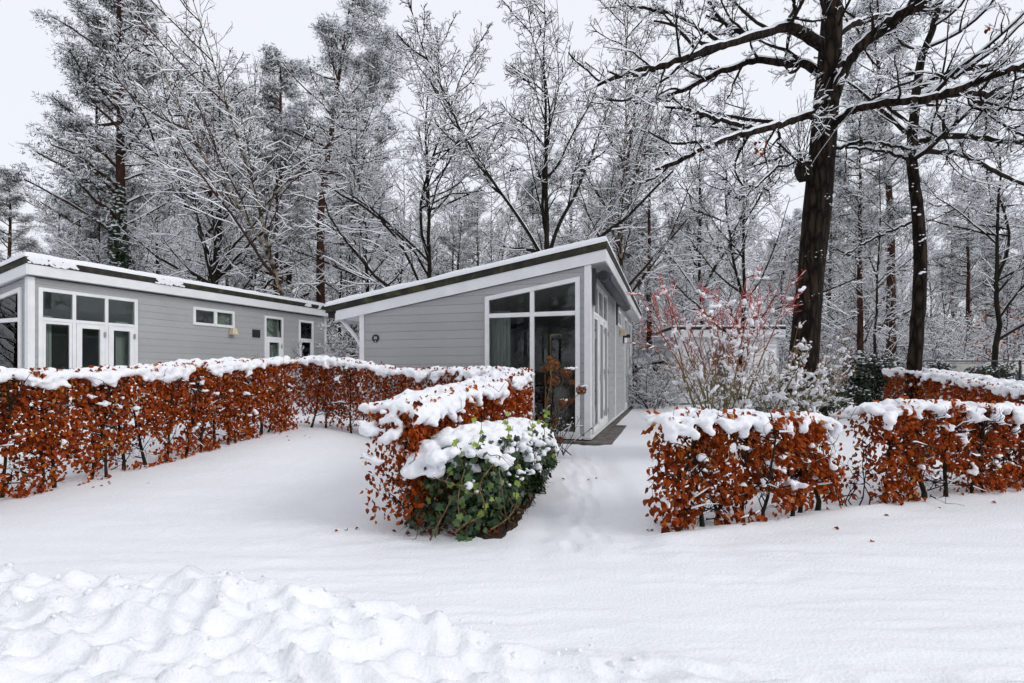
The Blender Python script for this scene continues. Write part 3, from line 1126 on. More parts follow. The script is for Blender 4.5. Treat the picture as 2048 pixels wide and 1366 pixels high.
# inside cabin 32: floor lamp, curtains, picture, sofa
def interior():
    loc = lambda x, y, z=0: local(cab, (x, y, z))
    rz = R(-17.15)
    lamp = thing('floor_lamp', 'brass floor lamp with a black drum shade behind the tall front window', 'floor lamp', loc(-.98, 1.05, .11), rz)
    tube_obj('stand', M['brass'], [(0, 0, .02), (0, 0, 1.0), (0, 0, 2.0)], .016, 10, lamp)
    tube_obj('arm', M['brass'], [(-.014, 0, 1.995), (.21, 0, 1.995), (.222, 0, 1.98), (.222, 0, 1.90)], .013, 10, lamp)
    solid('base', M['brass'], lamp, [(-.14, .14, -.14, .14, 0, .025)], .005)
    bm = bmesh.new()
    bmesh.ops.create_cone(bm, cap_ends=True, segments=32, radius1=.20, radius2=.185, depth=.36, matrix=Matrix.Translation((.222, 0, 1.72)))
    for f in bm.faces:
        f.smooth = len(f.verts) == 4
    me = bpy.data.meshes.new('lamp_shade')
    bm.to_mesh(me)
    bm.free()
    me.materials.append(M['lamp_black'])
    link('lamp_shade', me, lamp)
    def curtain(x0, x1, y, label, cabin=cab, rzz=rz, top=2.55, along='x'):
        n = 60
        t = np.linspace(0, 1, n)
        zz = np.linspace(.14, top, 8)
        T, Zz = np.meshgrid(t, zz)
        a = x0 + (x1 - x0) * T
        b = y + .035 * np.sin(T * 2 * np.pi * 6 + .4 * np.sin(T * 9)) * (1 - .2 * Zz / top)
        v = np.stack([a, b, Zz] if along == 'x' else [b, a, Zz], -1).reshape(-1, 3)
        i = np.arange(n * 8).reshape(8, n)
        q = np.stack([i[:-1, :-1], i[:-1, 1:], i[1:, 1:], i[1:, :-1]], -1).reshape(-1, 4)
        me = np_mesh('curtain', v, q, mats=[M['curtain']])
        o = link('curtain', me)
        sd = o.modifiers.new('thick', 'SOLIDIFY')
        sd.thickness = .006
        o.location, o.rotation_euler = cabin.location, (0, 0, rzz)
        tag(o, label, 'curtain')
    curtain(-2.05, -1.62, .24, 'pale curtain drawn to the left side of the tall front window')
    curtain(.22, .50, -.24, 'pale curtain inside the leftmost glazed bay of the left cabin', cab2, R(-22.15), along='y')
    curtain(1.80, 2.10, -.24, 'pale curtain inside the right hand glazed door of the left cabin', cab2, R(-22.15), along='y')
    p = solid('wall_picture', M['black'], None, [(-.11, .11, -.02, 0, -.19, .19)], .004)
    p.location, p.rotation_euler = loc(-1.55, 4.298, 1.85), (0, 0, rz)
    tag(p, 'small dark framed picture on the rear wall inside the front window', 'picture')
    sf = thing('sofa', 'dark grey sofa low inside the room behind the front window', 'sofa', loc(-2.4, 3.0, .11), rz)
    solid('seat', M['sofa'], sf, [(-.9, .9, -.45, .35, .12, .45)], .05)
    solid('backrest', M['sofa'], sf, [(-.9, .9, .36, .55, .12, .85)], .05)
    solid('armrest', M['sofa'], sf, [(-1.05, -.91, -.45, .55, .1, .62)], .04)
    solid('armrest', M['sofa'], sf, [(.91, 1.05, -.45, .55, .1, .62)], .04)
interior()

# ------------------------------------------------------------------ hedges
BEECH_SINGLE = []
for k in range(6):
    v, t = leaf_template(.10 + .06 * k, .08 + .04 * (k % 3), .14 + .09 * k, .30 + .02 * (k % 4))
    BEECH_SINGLE.append(np_mesh('beech_leaf', v, tris=t, mats=[M['beech_one']], smooth=True))

def path_fn(pts):
    pts = np.asarray(pts, float)
    # rounded polyline
    t = np.linspace(0, len(pts) - 1, 24 * (len(pts) - 1) + 1)
    P = np.stack([np.interp(t, np.arange(len(pts)), pts[:, i]) for i in range(pts.shape[1])], -1)
    for _ in range(30):
        P[1:-1] = .25 * P[:-2] + .5 * P[1:-1] + .25 * P[2:]
    seg = np.linalg.norm(np.diff(P[:, :2], axis=0), axis=1)
    S = np.concatenate([[0], np.cumsum(seg)])
    T = unit(np.gradient(P[:, :2], axis=0))
    def f(s):
        x = np.interp(s, S, P[:, 0])
        y = np.interp(s, S, P[:, 1])
        h = np.interp(s, S, P[:, 2])
        tx, ty = np.interp(s, S, T[:, 0]), np.interp(s, S, T[:, 1])
        l = np.hypot(tx, ty)
        return x, y, h, np.stack([-ty / l, tx / l], -1)
    return f, S[-1]

def hedge(label, pts, width, leaves, stems, seed, singles=300, cap=.075, cap_n=1.0, size=.062, zlo=.08, sparse=.45, sideclumps=20, drip=.5, voxel=.020, gap=None, cap_trim=(0, 0), end_snow=0, lowcut=.18):
    rs = np.random.default_rng(seed)
    f, Ln = path_fn(pts)
    x0, y0, _, _ = f(np.array([Ln / 2]))
    root = thing('beech_hedge', label, 'hedge', (float(x0[0]), float(y0[0]), gz(x0[0], y0[0])))
    # which side looks at the camera
    def facing(s):
        x, y, h, n = f(s)
        sg = np.sign(-(n[:, 0] * x + n[:, 1] * y))
        return x, y, h, n * sg[:, None]
    # stems
    ss = (np.arange(stems) + .5 + rs.uniform(-.3, .3, stems)) * Ln / stems
    x, y, h, n = facing(ss)
    g0 = ground_h(x, y)
    stem_pts = []
    for i in range(stems):
        K = 7
        z = np.linspace(-.05, h[i] * rs.uniform(.78, .95), K)
        lean = rs.normal(0, .10, 2)
        wob = np.cumsum(rs.normal(0, .016, (K, 2)), 0)
        off = rs.uniform(.05, .36) * width
        P = np.stack([x[i] + n[i, 0] * off + wob[:, 0] + lean[0] * z, y[i] + n[i, 1] * off + wob[:, 1] + lean[1] * z, g0[i] + z], -1)
        r = rs.uniform(.015, .026) * (1 - .55 * np.linspace(0, 1, K))
        r[0] *= 1.25
        stem_pts.append(P)
        g = Geo()
        g.tubes(P, r, 7)
        keep_world(link('stem', g.mesh('stem', [M['mossy_stem'] if (i == 0 and seed == 5) else M['hedge_stem']])), root)
    SP = np.stack(stem_pts)
    # side branches and twigs
    nb = 16
    pi = np.repeat(np.arange(stems), nb)
    tt = rs.uniform(.12, 1, len(pi))
    k = tt * 6
    a = np.floor(np.minimum(k, 5.999)).astype(int)
    fr = (k - a)[:, None]
    base = SP[pi, a] * (1 - fr) + SP[pi, a + 1] * fr
    th = rs.uniform(0, 2 * np.pi, len(pi))
    d = np.stack([np.cos(th), np.sin(th), rs.uniform(.1, 1.0, len(pi))], -1)
    tang = np.repeat(np.stack([-n[:, 1], n[:, 0]], -1), nb, 0)
    d[:, :2] = .45 * d[:, :2] + tang * (rs.choice([-1, 1], len(pi)) * rs.uniform(.3, 1, len(pi)))[:, None]
    d = unit(d)
    Kb = 5
    BP = [base]
    for j in range(Kb - 1):
        d = unit(d + rs.normal(0, .28, d.shape))
        BP.append(BP[-1] + d * (rs.uniform(.05, .11, len(pi)))[:, None])
    BP = np.stack(BP, 1)
    hh = np.repeat(g0 + h, nb)
    BP[..., 2] = np.minimum(BP[..., 2], hh[:, None] + .01)
    tw = Geo()
    tw.tubes(BP, np.broadcast_to(np.linspace(.0065, .0025, Kb), BP.shape[:2]), 4, snow=.012, hmin=.5, cover=.35, rng=rs)
    # finer twigs
    q = rs.integers(0, len(BP), stems * 60)
    w0 = BP[q, rs.integers(1, Kb, len(q))]
    d = rand_dirs(len(q), rs)
    WP = [w0]
    for j in range(3):
        d = unit(d + rs.normal(0, .3, d.shape))
        WP.append(WP[-1] + d * rs.uniform(.03, .07, len(q))[:, None])
    WP = np.stack(WP, 1)
    tw.tubes(WP, np.broadcast_to(np.linspace(.0028, .0014, 4), WP.shape[:2]), 3)
    # leaves
    nl = int(leaves)
    s = rs.uniform(-.03, Ln + .03, nl * 4)
    x, y, h, n = facing(np.clip(s, 0, Ln))
    ex = (s - np.clip(s, 0, Ln))
    u = rs.uniform(-.5, .5, len(s))
    u = np.where(rs.random(len(s)) < .55, .5 - .28 * rs.random(len(s)) ** 1.4, u)
    edge = .05 * (vnoise2(s * 4, u * 0 + seed, 3) - .5)
    z = zlo + (h - zlo + .03) * rs.random(len(s)) ** .85
    poke = rs.random(len(s)) < .035
    z = np.where(poke, h + rs.uniform(-.02, .10, len(s)), z)
    px = x + n[:, 0] * u * width + -n[:, 1] * ex + n[:, 0] * edge
    py = y + n[:, 1] * u * width + n[:, 0] * ex + n[:, 1] * edge
    pz = ground_h(x, y) + z
    nz = vnoise3(px * 4.2, py * 4.2, z * 5.2, seed) * .78 + vnoise3(px * 11, py * 11, z * 11, seed + 1) * .22
    low = sstep(.55, .0, z / h)
    keep = nz > (sparse - .16 + lowcut * low * (.4 + vnoise2(s * 2.2, z * 1.2, seed + 9)))
    if gap:
        keep &= ~((np.abs(s - gap[0]) < gap[1]) & (rs.random(len(s)) < .93) & (z > gap[2] * rs.uniform(.6, 1.2, len(s))))
    idx = np.nonzero(keep)[0][:nl]
    px, py, pz, n, u, s, z = px[idx], py[idx], pz[idx], n[idx], u[idx], s[idx], z[idx]
    m = len(idx)
    out3 = np.concatenate([n, np.zeros((m, 1))], 1)
    d = np.array([0, 0, -.75]) + out3 * .35 + rs.normal(0, .50, (m, 3))
    nn = out3 * .9 + np.array([0, 0, .45]) + rs.normal(0, .55, (m, 3))
    rot = frames(d, nn)
    sc = size * rs.uniform(.6, 1.2, m)
    tint = np.clip(rs.beta(2.2, 1.8, m) * .9 + .10 * (vnoise3(px * 3, py * 3, pz * 3, 31) - .2), 0, .96)
    tint = np.where(rs.random(m) < .03, 1.0, tint)
    dist = np.sqrt(px ** 2 + py ** 2)
    inview = (np.abs(px) < py * 1.0)
    score = dist - 4 * u * width + np.where(inview, 0, 50) + rs.uniform(0, .8, m)
    order = np.argsort(score)
    one = order[:singles]
    rest = order[singles:]
    pos = np.stack([px, py, pz], -1)
    fl = np.nonzero((rs.random(m) < .075) & (u > .1))[0]          # flecks of snow caught on the leaves
    fr = rs.uniform(.006, .016, len(fl))
    tw.scatter(ICO1, ICO1T, pos[fl] + rs.normal(0, .012, (len(fl), 3)), eye3(len(fl)), np.stack([fr * rs.uniform(.9, 1.7, len(fl)), fr * rs.uniform(.9, 1.7, len(fl)), fr * .7], -1), mi=1)
    keep_world(link('twigs', tw.mesh('twigs', [M['hedge_twig'], M['snow']])), root)
    g = Geo()
    g.scatter(LEAF6_V, LEAF6_T, pos[rest], rot[rest], np.stack([sc[rest] * rs.uniform(.8, 1.1, len(rest)), sc[rest], sc[rest] * rs.uniform(.5, 1.7, len(rest))], -1), tint[rest])
    o = keep_world(link('foliage', g.mesh('foliage', [M['beech']], tint=True)), root)
    o['kind'] = 'stuff'
    for j in one:
        o = link('leaf', BEECH_SINGLE[int(rs.integers(6))])
        mt = np.eye(4)
        mt[:3, :3] = rot[j] * sc[j] * 1.05
        mt[:3, 3] = pos[j]
        o.matrix_basis = Matrix(mt.tolist())
        keep_world(o, root)
    # snow cap
    cen, rad = [], []
    st = .05 / cap_n
    for a in np.arange(cap_trim[0], Ln - cap_trim[1], st):
        xx, yy, hh_, nn_ = facing(np.array([a]))
        gg = float(ground_h(xx, yy)[0])
        if gap and abs(a - gap[0]) < gap[1] * .9:
            continue
        for k in range(6):
            lump = k == 5
            u_ = rs.uniform(-.54, .54)
            sw = vnoise2(np.array([a * 2.6]), np.array([u_ * 2.2 + seed]), 4)[0]
            sw2 = vnoise2(np.array([a * 8.0]), np.array([u_ * 5.0 + seed]), 6)[0]
            r = cap * (rs.uniform(.40, .75) if lump else .62 + .30 * sw2)
            zz = gg + hh_[0] - .025 + cap * (.02 + .75 * sw + .55 * sw2 + (.35 if lump else 0)) * (1 - 1.7 * abs(u_) ** 2.0)
            cen.append((xx[0] + nn_[0, 0] * u_ * width, yy[0] + nn_[0, 1] * u_ * width, zz))
            rad.append((r * 1.05, r * 1.05, r * .74))
        if rs.random() < drip * 3.2 * max(0, vnoise2(np.array([a * 3.3]), np.array([seed * 1.7]), 14)[0] - .3):
            zz = hh_[0]
            for k in range(int(rs.integers(1, 4))):
                r = rs.uniform(.028, .055)
                zz -= r * .85
                u_ = .5 + rs.uniform(-.02, .07)
                cen.append((xx[0] + nn_[0, 0] * u_ * width + rs.normal(0, .015), yy[0] + nn_[0, 1] * u_ * width + rs.normal(0, .015), gg + zz))
                rad.append((r, r, r * .8))
    for k in range(sideclumps):
        a = rs.uniform(0, Ln)
        if gap and abs(a - gap[0]) < gap[1] * .7:
            continue
        xx, yy, hh_, nn_ = facing(np.array([a]))
        gg = float(ground_h(xx, yy)[0])
        zz = gg + hh_[0] * (1 - .75 * rs.random() ** 2.0)
        u_ = .47 + rs.uniform(-.08, .08)
        for j in range(int(rs.integers(1, 5))):
            r = rs.uniform(.014, .034)
            cen.append((xx[0] + nn_[0, 0] * u_ * width + rs.normal(0, .022), yy[0] + nn_[0, 1] * u_ * width + rs.normal(0, .022), zz + rs.normal(0, .016)))
            rad.append((r * 1.2, r * 1.2, r * .75))
    if end_snow:                                  # lumps stepping down the end of the hedge that faces us
        xx, yy, hh_, nn_ = facing(np.array([.0]))
        gg = float(ground_h(xx, yy)[0])
        tx, ty = -nn_[0, 1], nn_[0, 0]
        x1, y1, _, _ = facing(np.array([.3]))
        sg = -1 if (x1[0] - xx[0]) * tx + (y1[0] - yy[0]) * ty > 0 else 1
        for k in range(end_snow):
            zc = rs.uniform(.58, 1.0)
            u_ = rs.uniform(-.5, .5)
            e = .02 + .13 * (1 - zc) * 1.2
            for j in range(int(rs.integers(3, 9))):
                r = rs.uniform(.016, .042)
                cen.append((xx[0] + nn_[0, 0] * u_ * width * .8 + sg * tx * e + rs.normal(0, .03), yy[0] + nn_[0, 1] * u_ * width * .8 + sg * ty * e + rs.normal(0, .025), gg + zc * hh_[0] + rs.normal(0, .02)))
                rad.append((r * 1.2, r * 1.2, r * .75))
    keep_world(link('snow_cap', blob_mesh('snow_cap', cen, np.array(rad), voxel, [M['snow']], 2, .030)), root)
    return root

hedge('long rusty beech hedge under thick snow, running back at the left', [(-5.70, 4.1, 1.25), (-5.34, 5.2, 1.25), (-4.92, 6.4, 1.22), (-4.48, 7.7, 1.18), (-4.0, 9.0, 1.14)], .52, 16000, 22, 3, cap=.088, sparse=.50, sideclumps=70, drip=.8, size=.058, zlo=.0, lowcut=.10)
hedge('rusty beech hedge crossing below the number disc in front of cabin 32', [(-3.85, 9.3, 1.15), (-3.2, 9.25, 1.17), (-2.0, 8.95, 1.25), (-.9, 8.6, 1.31), (-.1, 8.35, 1.31)], .5, 8500, 10, 4, singles=120, cap=.080, sparse=.38, sideclumps=40, size=.054, voxel=.022)
hedge('shorter rusty beech hedge behind the ivy bush, running back to the tall window', [(-1.0, 4.12, .98), (-.78, 4.7, 1.04), (-.47, 5.6, 1.10), (-.20, 6.6, 1.20), (.0, 7.35, 1.27), (.05, 7.6, 1.27)], .50, 11500, 9, 7, cap=.080, sparse=.33, sideclumps=90, drip=.7, size=.053, end_snow=10, cap_trim=(.05, 0))
hedge('beech hedge of orange leaves right of the snowy path, with bare stems at its foot', [(1.22, 4.34, .90), (1.75, 4.46, .91), (2.4, 4.66, .88), (2.96, 4.92, .84)], .38, 3500, 8, 5, cap=.062, sparse=.515, sideclumps=50, drip=.9, size=.060, zlo=.03)
hedge('orange beech hedge at the right edge, beyond the thin gap', [(3.50, 5.10, .90), (4.1, 5.28, .94), (4.9, 5.56, .90), (5.8, 5.9, .84), (6.6, 6.25, .8)], .50, 7200, 12, 6, cap=.070, sparse=.49, sideclumps=80, drip=.9, size=.056, zlo=.03)
hedge('curving beech hedge behind the second trunk at the far right', [(9.6, 12.9, 1.15), (9.95, 12.2, 1.10), (9.9, 11.2, 1.04), (9.6, 9.9, .98), (9.2, 8.6, .95), (8.7, 7.6, .95)], .8, 6000, 12, 8, singles=60, cap=.085, sparse=.38, sideclumps=160, size=.07, voxel=.028)

# sparse young shoots in the gap of the right hedge
def gap_shoots():
    rs = np.random.default_rng(77)
    root = thing('beech_sapling', 'thin nearly leafless beech shoots in the gap of the right hedge', 'sapling', (3.22, 5.0, gz(3.22, 5.0)))
    g = Geo()
    lv, lr, ls, lt = [], [], [], []
    for k in range(9):
        x, y = 3.22 + rs.normal(0, .11), 5.0 + rs.normal(0, .06)
        z0 = gz(x, y)
        K = 7
        d = np.cumsum(rs.normal(0, .022, (K, 2)), 0) + np.linspace(0, 1, K)[:, None] * rs.normal(0, .16, 2)
        P = np.stack([x + d[:, 0], y + d[:, 1], z0 - .03 + np.linspace(0, rs.uniform(.35, .8), K)], -1)
        g.tubes(P, np.linspace(.007, .002, K), 5)
        for j in range(5):
            b = P[rs.integers(1, K)]
            dd = unit(rs.normal(size=3) + np.array([0, 0, .6]))
            T = [b]
            for _ in range(4):
                dd = unit(dd + rs.normal(0, .3, 3))
                T.append(T[-1] + dd * .045)
            g.tubes(np.array(T), np.linspace(.003, .0015, 5), 3, snow=.012, hmin=.4, cover=.5)
            if rs.random() < .55:
                lv.append(T[-1]); lr.append(frames(np.array([[0, 0, -1.0]]) + rs.normal(0, .4, (1, 3)), rs.normal(size=(1, 3)))[0]); ls.append(.055); lt.append(rs.random() * .8)
    link_o = keep_world(link('shoots', g.mesh('shoots', [M['hedge_twig'], M['snow']])), root)
    for p, r_, s_ in zip(lv, lr, ls):
        o = link('leaf', BEECH_SINGLE[int(rs.integers(6))])
        mt = np.eye(4)
        mt[:3, :3] = r_ * s_
        mt[:3, 3] = p
        o.matrix_basis = Matrix(mt.tolist())
        keep_world(o, root)
gap_shoots()

# ------------------------------------------------------------------ ivy bush
def ivy_bush():
    rs = np.random.default_rng(19)
    pts = np.array([(-.45, 4.24, .74), (-.32, 4.55, .78), (-.09, 5.1, .74), (.12, 5.65, .70), (.22, 6.0, .62)])
    wid = np.array([.47, .50, .46, .40, .30])
    t = np.linspace(0, 4, 200)
    PX_, PY_, PH, PW = (np.interp(t, np.arange(5), a) for a in (pts[:, 0], pts[:, 1], pts[:, 2], wid))
    root = thing('ivy_bush', 'dark green ivy bush under a lumpy snow cap at the near end of the hedge', 'bush', (-.4, 4.4, 0))
    # litter and soil below, showing where no snow reached
    th = np.linspace(0, 2 * np.pi, 48, endpoint=False)
    # leaves spread through the outer shell
    n = 7000
    ti = rs.integers(0, 200, n)
    a = rs.uniform(-np.pi, np.pi, n)
    front = ti < 40
    el = rs.uniform(0, 1, n)
    rr = 1 - .28 * rs.random(n) ** 1.6
    ang = rs.uniform(0, 2 * np.pi, n)
    cosz = np.sqrt(1 - el ** 2.4)
    x = PX_[ti] + PW[ti] * rr * np.cos(ang) * (.72 + .28 * cosz)
    y = PY_[ti] + PW[ti] * rr * np.sin(ang) * (.72 + .28 * cosz) * .8
    z = PH[ti] * (el * rr) * (.93 + .1 * rs.random(n))
    # pull the lower right flank in, so that the bush overhangs bare soil there
    lowr = sstep(.42, .05, z) * sstep(-.2, .3, x - PX_[ti])
    x = x - lowr * .16
    cave = vnoise3(x * 4, y * 4, z * 4, 12)
    keep = (cave > .36) | (el > .75)
    x, y, z, ti, ang, el = x[keep], y[keep], z[keep], ti[keep], ang[keep], el[keep]
    m = len(x)
    pos = np.stack([x, y, z + ground_h(x, y) + .01], -1)
    outv = np.stack([np.cos(ang), np.sin(ang), .35 + .4 * el], -1)
    d = np.array([0, 0, -.8]) + outv * .3 + rs.normal(0, .5, (m, 3))
    rot = frames(d, outv + rs.normal(0, .45, (m, 3)))
    sc = .056 * rs.uniform(.55, 1.25, m)
    tint = np.clip(rs.beta(1.8, 2.2, m), 0, .97)
    tint = np.where(rs.random(m) < .012, 1.0, tint)
    sx = -np.sin(np.arctan2(y, x))
    score = y * 1.0 - .6 * outv[:, 1] * -1 + rs.uniform(0, .6, m) + np.where(z < .5, 0, .2) - 0.8 * (-outv[:, 1])
    order = np.argsort(score)
    one, rest = order[:300], order[300:]
    g = Geo()
    g.scatter(IVY_V, IVY_T, pos[rest], rot[rest], sc[rest], tint[rest])
    o = keep_world(link('foliage', g.mesh('foliage', [M['ivy']], tint=True)), root)
    o['kind'] = 'stuff'
    tmpl = [np_mesh('ivy_leaf', IVY_V * np.array([1, 1, k]), tris=IVY_T, mats=[M['ivy_one']]) for k in (.6, 1.2, 2.0)]
    young = np_mesh('ivy_young_leaf', IVY_V, tris=IVY_T, mats=[M['ivy_young']])
    def one_leaf(me, p, r_, s_):
        o = link('leaf', me)
        mt = np.eye(4)
        mt[:3, :3] = r_ * s_
        mt[:3, 3] = p
        o.matrix_basis = Matrix(mt.tolist())
        return keep_world(o, root)
    for j in one:
        one_leaf(tmpl[int(rs.integers(3))], pos[j], rot[j], sc[j])
    # woody vines
    def curve(ctrl, r0, r1, S=7):
        P = np.array(ctrl, float)
        tt = np.linspace(0, len(P) - 1, 6 * (len(P) - 1) + 1)
        Q = np.stack([np.interp(tt, np.arange(len(P)), P[:, i]) for i in range(3)], -1)
        for _ in range(6):
            Q[1:-1] = .25 * Q[:-2] + .5 * Q[1:-1] + .25 * Q[2:]
        return Q, np.linspace(r0, r1, len(Q)), S
    y0 = 3.86
    for ctrl, r0, r1 in (([(-.42, y0, .10), (-.36, y0 - .01, .16), (-.27, y0 - .02, .20), (-.20, y0 - .03, .25), (-.21, y0 - .03, .34), (-.25, y0 - .01, .42), (-.23, y0, .50), (-.14, y0 + .05, .60)], .008, .005),
                         ([(-.62, y0 + .02, .03), (-.58, y0, .12), (-.52, y0 + .02, .22), (-.45, y0 + .03, .36)], .008, .005),
                         ([(-.16, y0 - .01, .12), (-.06, y0 - .02, .18), (.02, y0, .26), (.05, y0 + .05, .36)], .007, .004),
                         ([(-.34, y0 + .02, .44), (-.42, y0, .45), (-.52, y0 + .02, .48), (-.60, y0 + .05, .50)], .006, .004),
                         ([(-.10, y0, .58), (-.08, y0 - .02, .46), (-.06, y0 - .02, .32), (-.05, y0 - .02, .24)], .004, .002),
                         ([(-.40, y0 + .02, .22), (-.41, y0, .32), (-.40, y0 + .03, .42), (-.36, y0 + .05, .56)], .005, .004)):
        Q, r_, S = curve(ctrl, r0, r1)
        gg = Geo()
        gg.tubes(Q, r_, S)
        keep_world(link('vine', gg.mesh('vine', [M['vine']])), root)
    gg = Geo()
    for k in range(220):
        j = rs.integers(0, m)
        P = [pos[j] * np.array([.98, 1, 1])]
        dd = unit(rs.normal(size=3) + np.array([0, 0, -.6]))
        for _ in range(5):
            dd = unit(dd + rs.normal(0, .35, 3))
            P.append(P[-1] + dd * .05)
        P = np.array(P)
        P[:, 2] = np.maximum(P[:, 2], .01)
        gg.tubes(P, np.linspace(.004, .002, 6), 4)
    keep_world(link('vine_tangle', gg.mesh('vine_tangle', [M['vine']])), root)
    # snow cap
    cen, rad = [], []
    for k in range(620):
        i = int(rs.integers(0, 200))
        a = rs.uniform(0, 2 * np.pi)
        q = rs.random() ** .55
        big = vnoise2(np.array([PX_[i] * 3 + np.cos(a) * q]), np.array([PY_[i] * 2.5 + np.sin(a) * q]), 5)[0]
        x = PX_[i] + PW[i] * .92 * q * np.cos(a)
        y = PY_[i] + PW[i] * .80 * q * np.sin(a)
        z = PH[i] * (1 - .34 * q ** 3.0) + .02 * big
        if q > .86 and vnoise2(np.array([x * 5]), np.array([y * 5]), 9)[0] < .45:
            continue
        r = (.055 + .06 * big) * (1.1 - .45 * q) * rs.uniform(.7, 1.15)
        cen.append((x, y, z + gz(x, y) + .01))
        rad.append((r * 1.15, r * 1.15, r * .75))
    for k in range(40):
        i = int(rs.integers(0, 90))
        a = rs.uniform(-np.pi, .3)
        q = rs.uniform(.86, 1.0)
        zz = rs.uniform(.36, .72)
        x, y = PX_[i] + PW[i] * q * np.cos(a), PY_[i] + PW[i] * .8 * q * np.sin(a)
        for j in range(int(rs.integers(2, 6))):
            r = rs.uniform(.014, .032)
            cen.append((x + rs.normal(0, .025), y + rs.normal(0, .02), zz * PH[i] / .75 + rs.normal(0, .02)))
            rad.append((r, r, r * .75))
    keep_world(link('snow_cap', blob_mesh('snow_cap', cen, np.array(rad), .014, [M['snow']], 2, .026)), root)
    # young light green shoots above the snow
    for (bx, by, bz, hgt, nlv) in ((-.28, 4.02, .62, .33, 9), (-.02, 4.22, .66, .30, 7), (.30, 5.0, .66, .26, 8), (-.38, 4.0, .58, .18, 5), (.2, 4.9, .62, .22, 5), (-.14, 3.86, .30, .16, 5), (.02, 3.95, .34, .14, 4)):
        K = 7
        P = np.stack([bx + np.cumsum(rs.normal(0, .012, K)), by - .02 + np.cumsum(rs.normal(0, .010, K)), bz + np.linspace(0, hgt, K)], -1)
        gg = Geo()
        gg.tubes(P, np.linspace(.004, .002, K), 5)
        keep_world(link('shoot', gg.mesh('shoot', [M['vine']])), root)
        for k in range(nlv):
            p = P[int(rs.integers(2, K))] + rs.normal(0, .02, 3)
            r_ = frames(np.array([[rs.normal(0, .6), -.5, -.6 + rs.normal(0, .3)]]), np.array([[rs.normal(0, .3), -1, .6]]))[0]
            one_leaf(young if rs.random() < .72 else tmpl[1], p, r_, .050 * rs.uniform(.7, 1.15))
    return root
ivy_bush()

# bare soil with fallen leaves under the right flank of the ivy
def soil_patch():
    rs = np.random.default_rng(2)
    ctr = np.array([(-.35, 4.15), (-.22, 4.0), (-.09, 4.03), (.05, 4.4), (.16, 4.9), (.27, 5.5), (.28, 5.9), (.05, 5.9), (-.1, 5.2), (-.25, 4.6)])
    t = np.linspace(0, len(ctr), 160, endpoint=False)
    cc = np.concatenate([ctr, ctr[:1]])
    P = np.stack([np.interp(t, np.arange(len(ctr) + 1), cc[:, i]) for i in range(2)], -1)
    P = P + .05 * np.stack([fbm2(P[:, 0] * 6, P[:, 1] * 6, 4, 1), fbm2(P[:, 0] * 6, P[:, 1] * 6, 4, 2)], -1)
    c = P.mean(0)
    rings = []
    for k, q in enumerate((1.0, .93, .8, .5, .05)):
        Q = c + (P - c) * q
        rings.append(np.stack([Q[:, 0], Q[:, 1], ground_h(Q[:, 0], Q[:, 1]) + (-.004 if k == 0 else .012) + .012 * fbm2(Q[:, 0] * 14, Q[:, 1] * 14, 3, 5) * (k > 0)], -1))
    V = np.stack(rings)
    i = np.arange(V.shape[0] * 160).reshape(V.shape[0], 160)
    n = np.roll(i, -1, 1)
    q = np.stack([i[:-1], n[:-1], n[1:], i[1:]], -1).reshape(-1, 4)
    o = link('soil', np_mesh('soil', V.reshape(-1, 3), q, mats=[M['soil']]))
    o['kind'] = 'structure'
    o['label'] = 'bare dark soil under the ivy bush'
    # fallen leaves
    g = Geo()
    k = 260
    x = rs.uniform(-.7, .5, k)
    y = 3.95 + (x + .7) * 1.1 + rs.normal(0, .25, k)
    ok = (y > 4.05) & (x < -.08 + (y - 3.95) * .22)
    x, y = x[ok], y[ok]
    g.scatter(LEAF_V, LEAF_T, np.stack([x, y, ground_h(x, y) + .022], -1), frames(rs.normal(size=(len(x), 3)) * np.array([1, 1, .15]), np.array([0, 0, 1.0]) + rs.normal(0, .3, (len(x), 3))), np.full(len(x), .05), rs.random(len(x)) * .3)
    o = link('leaf_litter', g.mesh('leaf_litter', [M['beech']], tint=True))
    o['kind'] = 'stuff'
    tag(o, 'fallen brown leaves on the bare soil below the ivy', 'leaf litter')
soil_patch()

# dark wet paving strip along the long wall of cabin 32
def plinth_strip():
    g = Geo()
    k = 0
    root = thing('paving', 'dark bare strip of paving along the foot of the cabin 32 long wall', 'paving', cab.location, R(-17.15))
    s = -.35
    x_in = -.1
    me = None
    for s in np.arange(-.30, 10.8, .305):
        for c in range(2):
            x0 = .02 + c * .27 - .1
            wd = .26
            if c == 1 and s > 3.0 + .5 * math.sin(s):
                continue
            o = solid('paving_stone', M['concrete'], root, [(x0, x0 + wd, s, s + .295, -.05, .018 + random.uniform(-.004, .004))], .005)
    for a in np.arange(-.05, 1.9, .305):
        solid('paving_stone', M['concrete'], root, [(-a - .40, -a - .105, -.28, -.02, -.05, .016 + random.uniform(-.004, .004))], .005)
plinth_strip()

# ------------------------------------------------------------------ trees
def interp_poly(P, Rr, pi, t):
    K = P.shape[1]
    k = t * (K - 1)
    a = np.minimum(np.floor(k).astype(int), K - 2)
    fr = (k - a)
    p = P[pi, a] * (1 - fr)[:, None] + P[pi, a + 1] * fr[:, None]
    r = Rr[pi, a] * (1 - fr) + Rr[pi, a + 1] * fr
    tan = unit(P[pi, a + 1] - P[pi, a])
    return p, r, tan

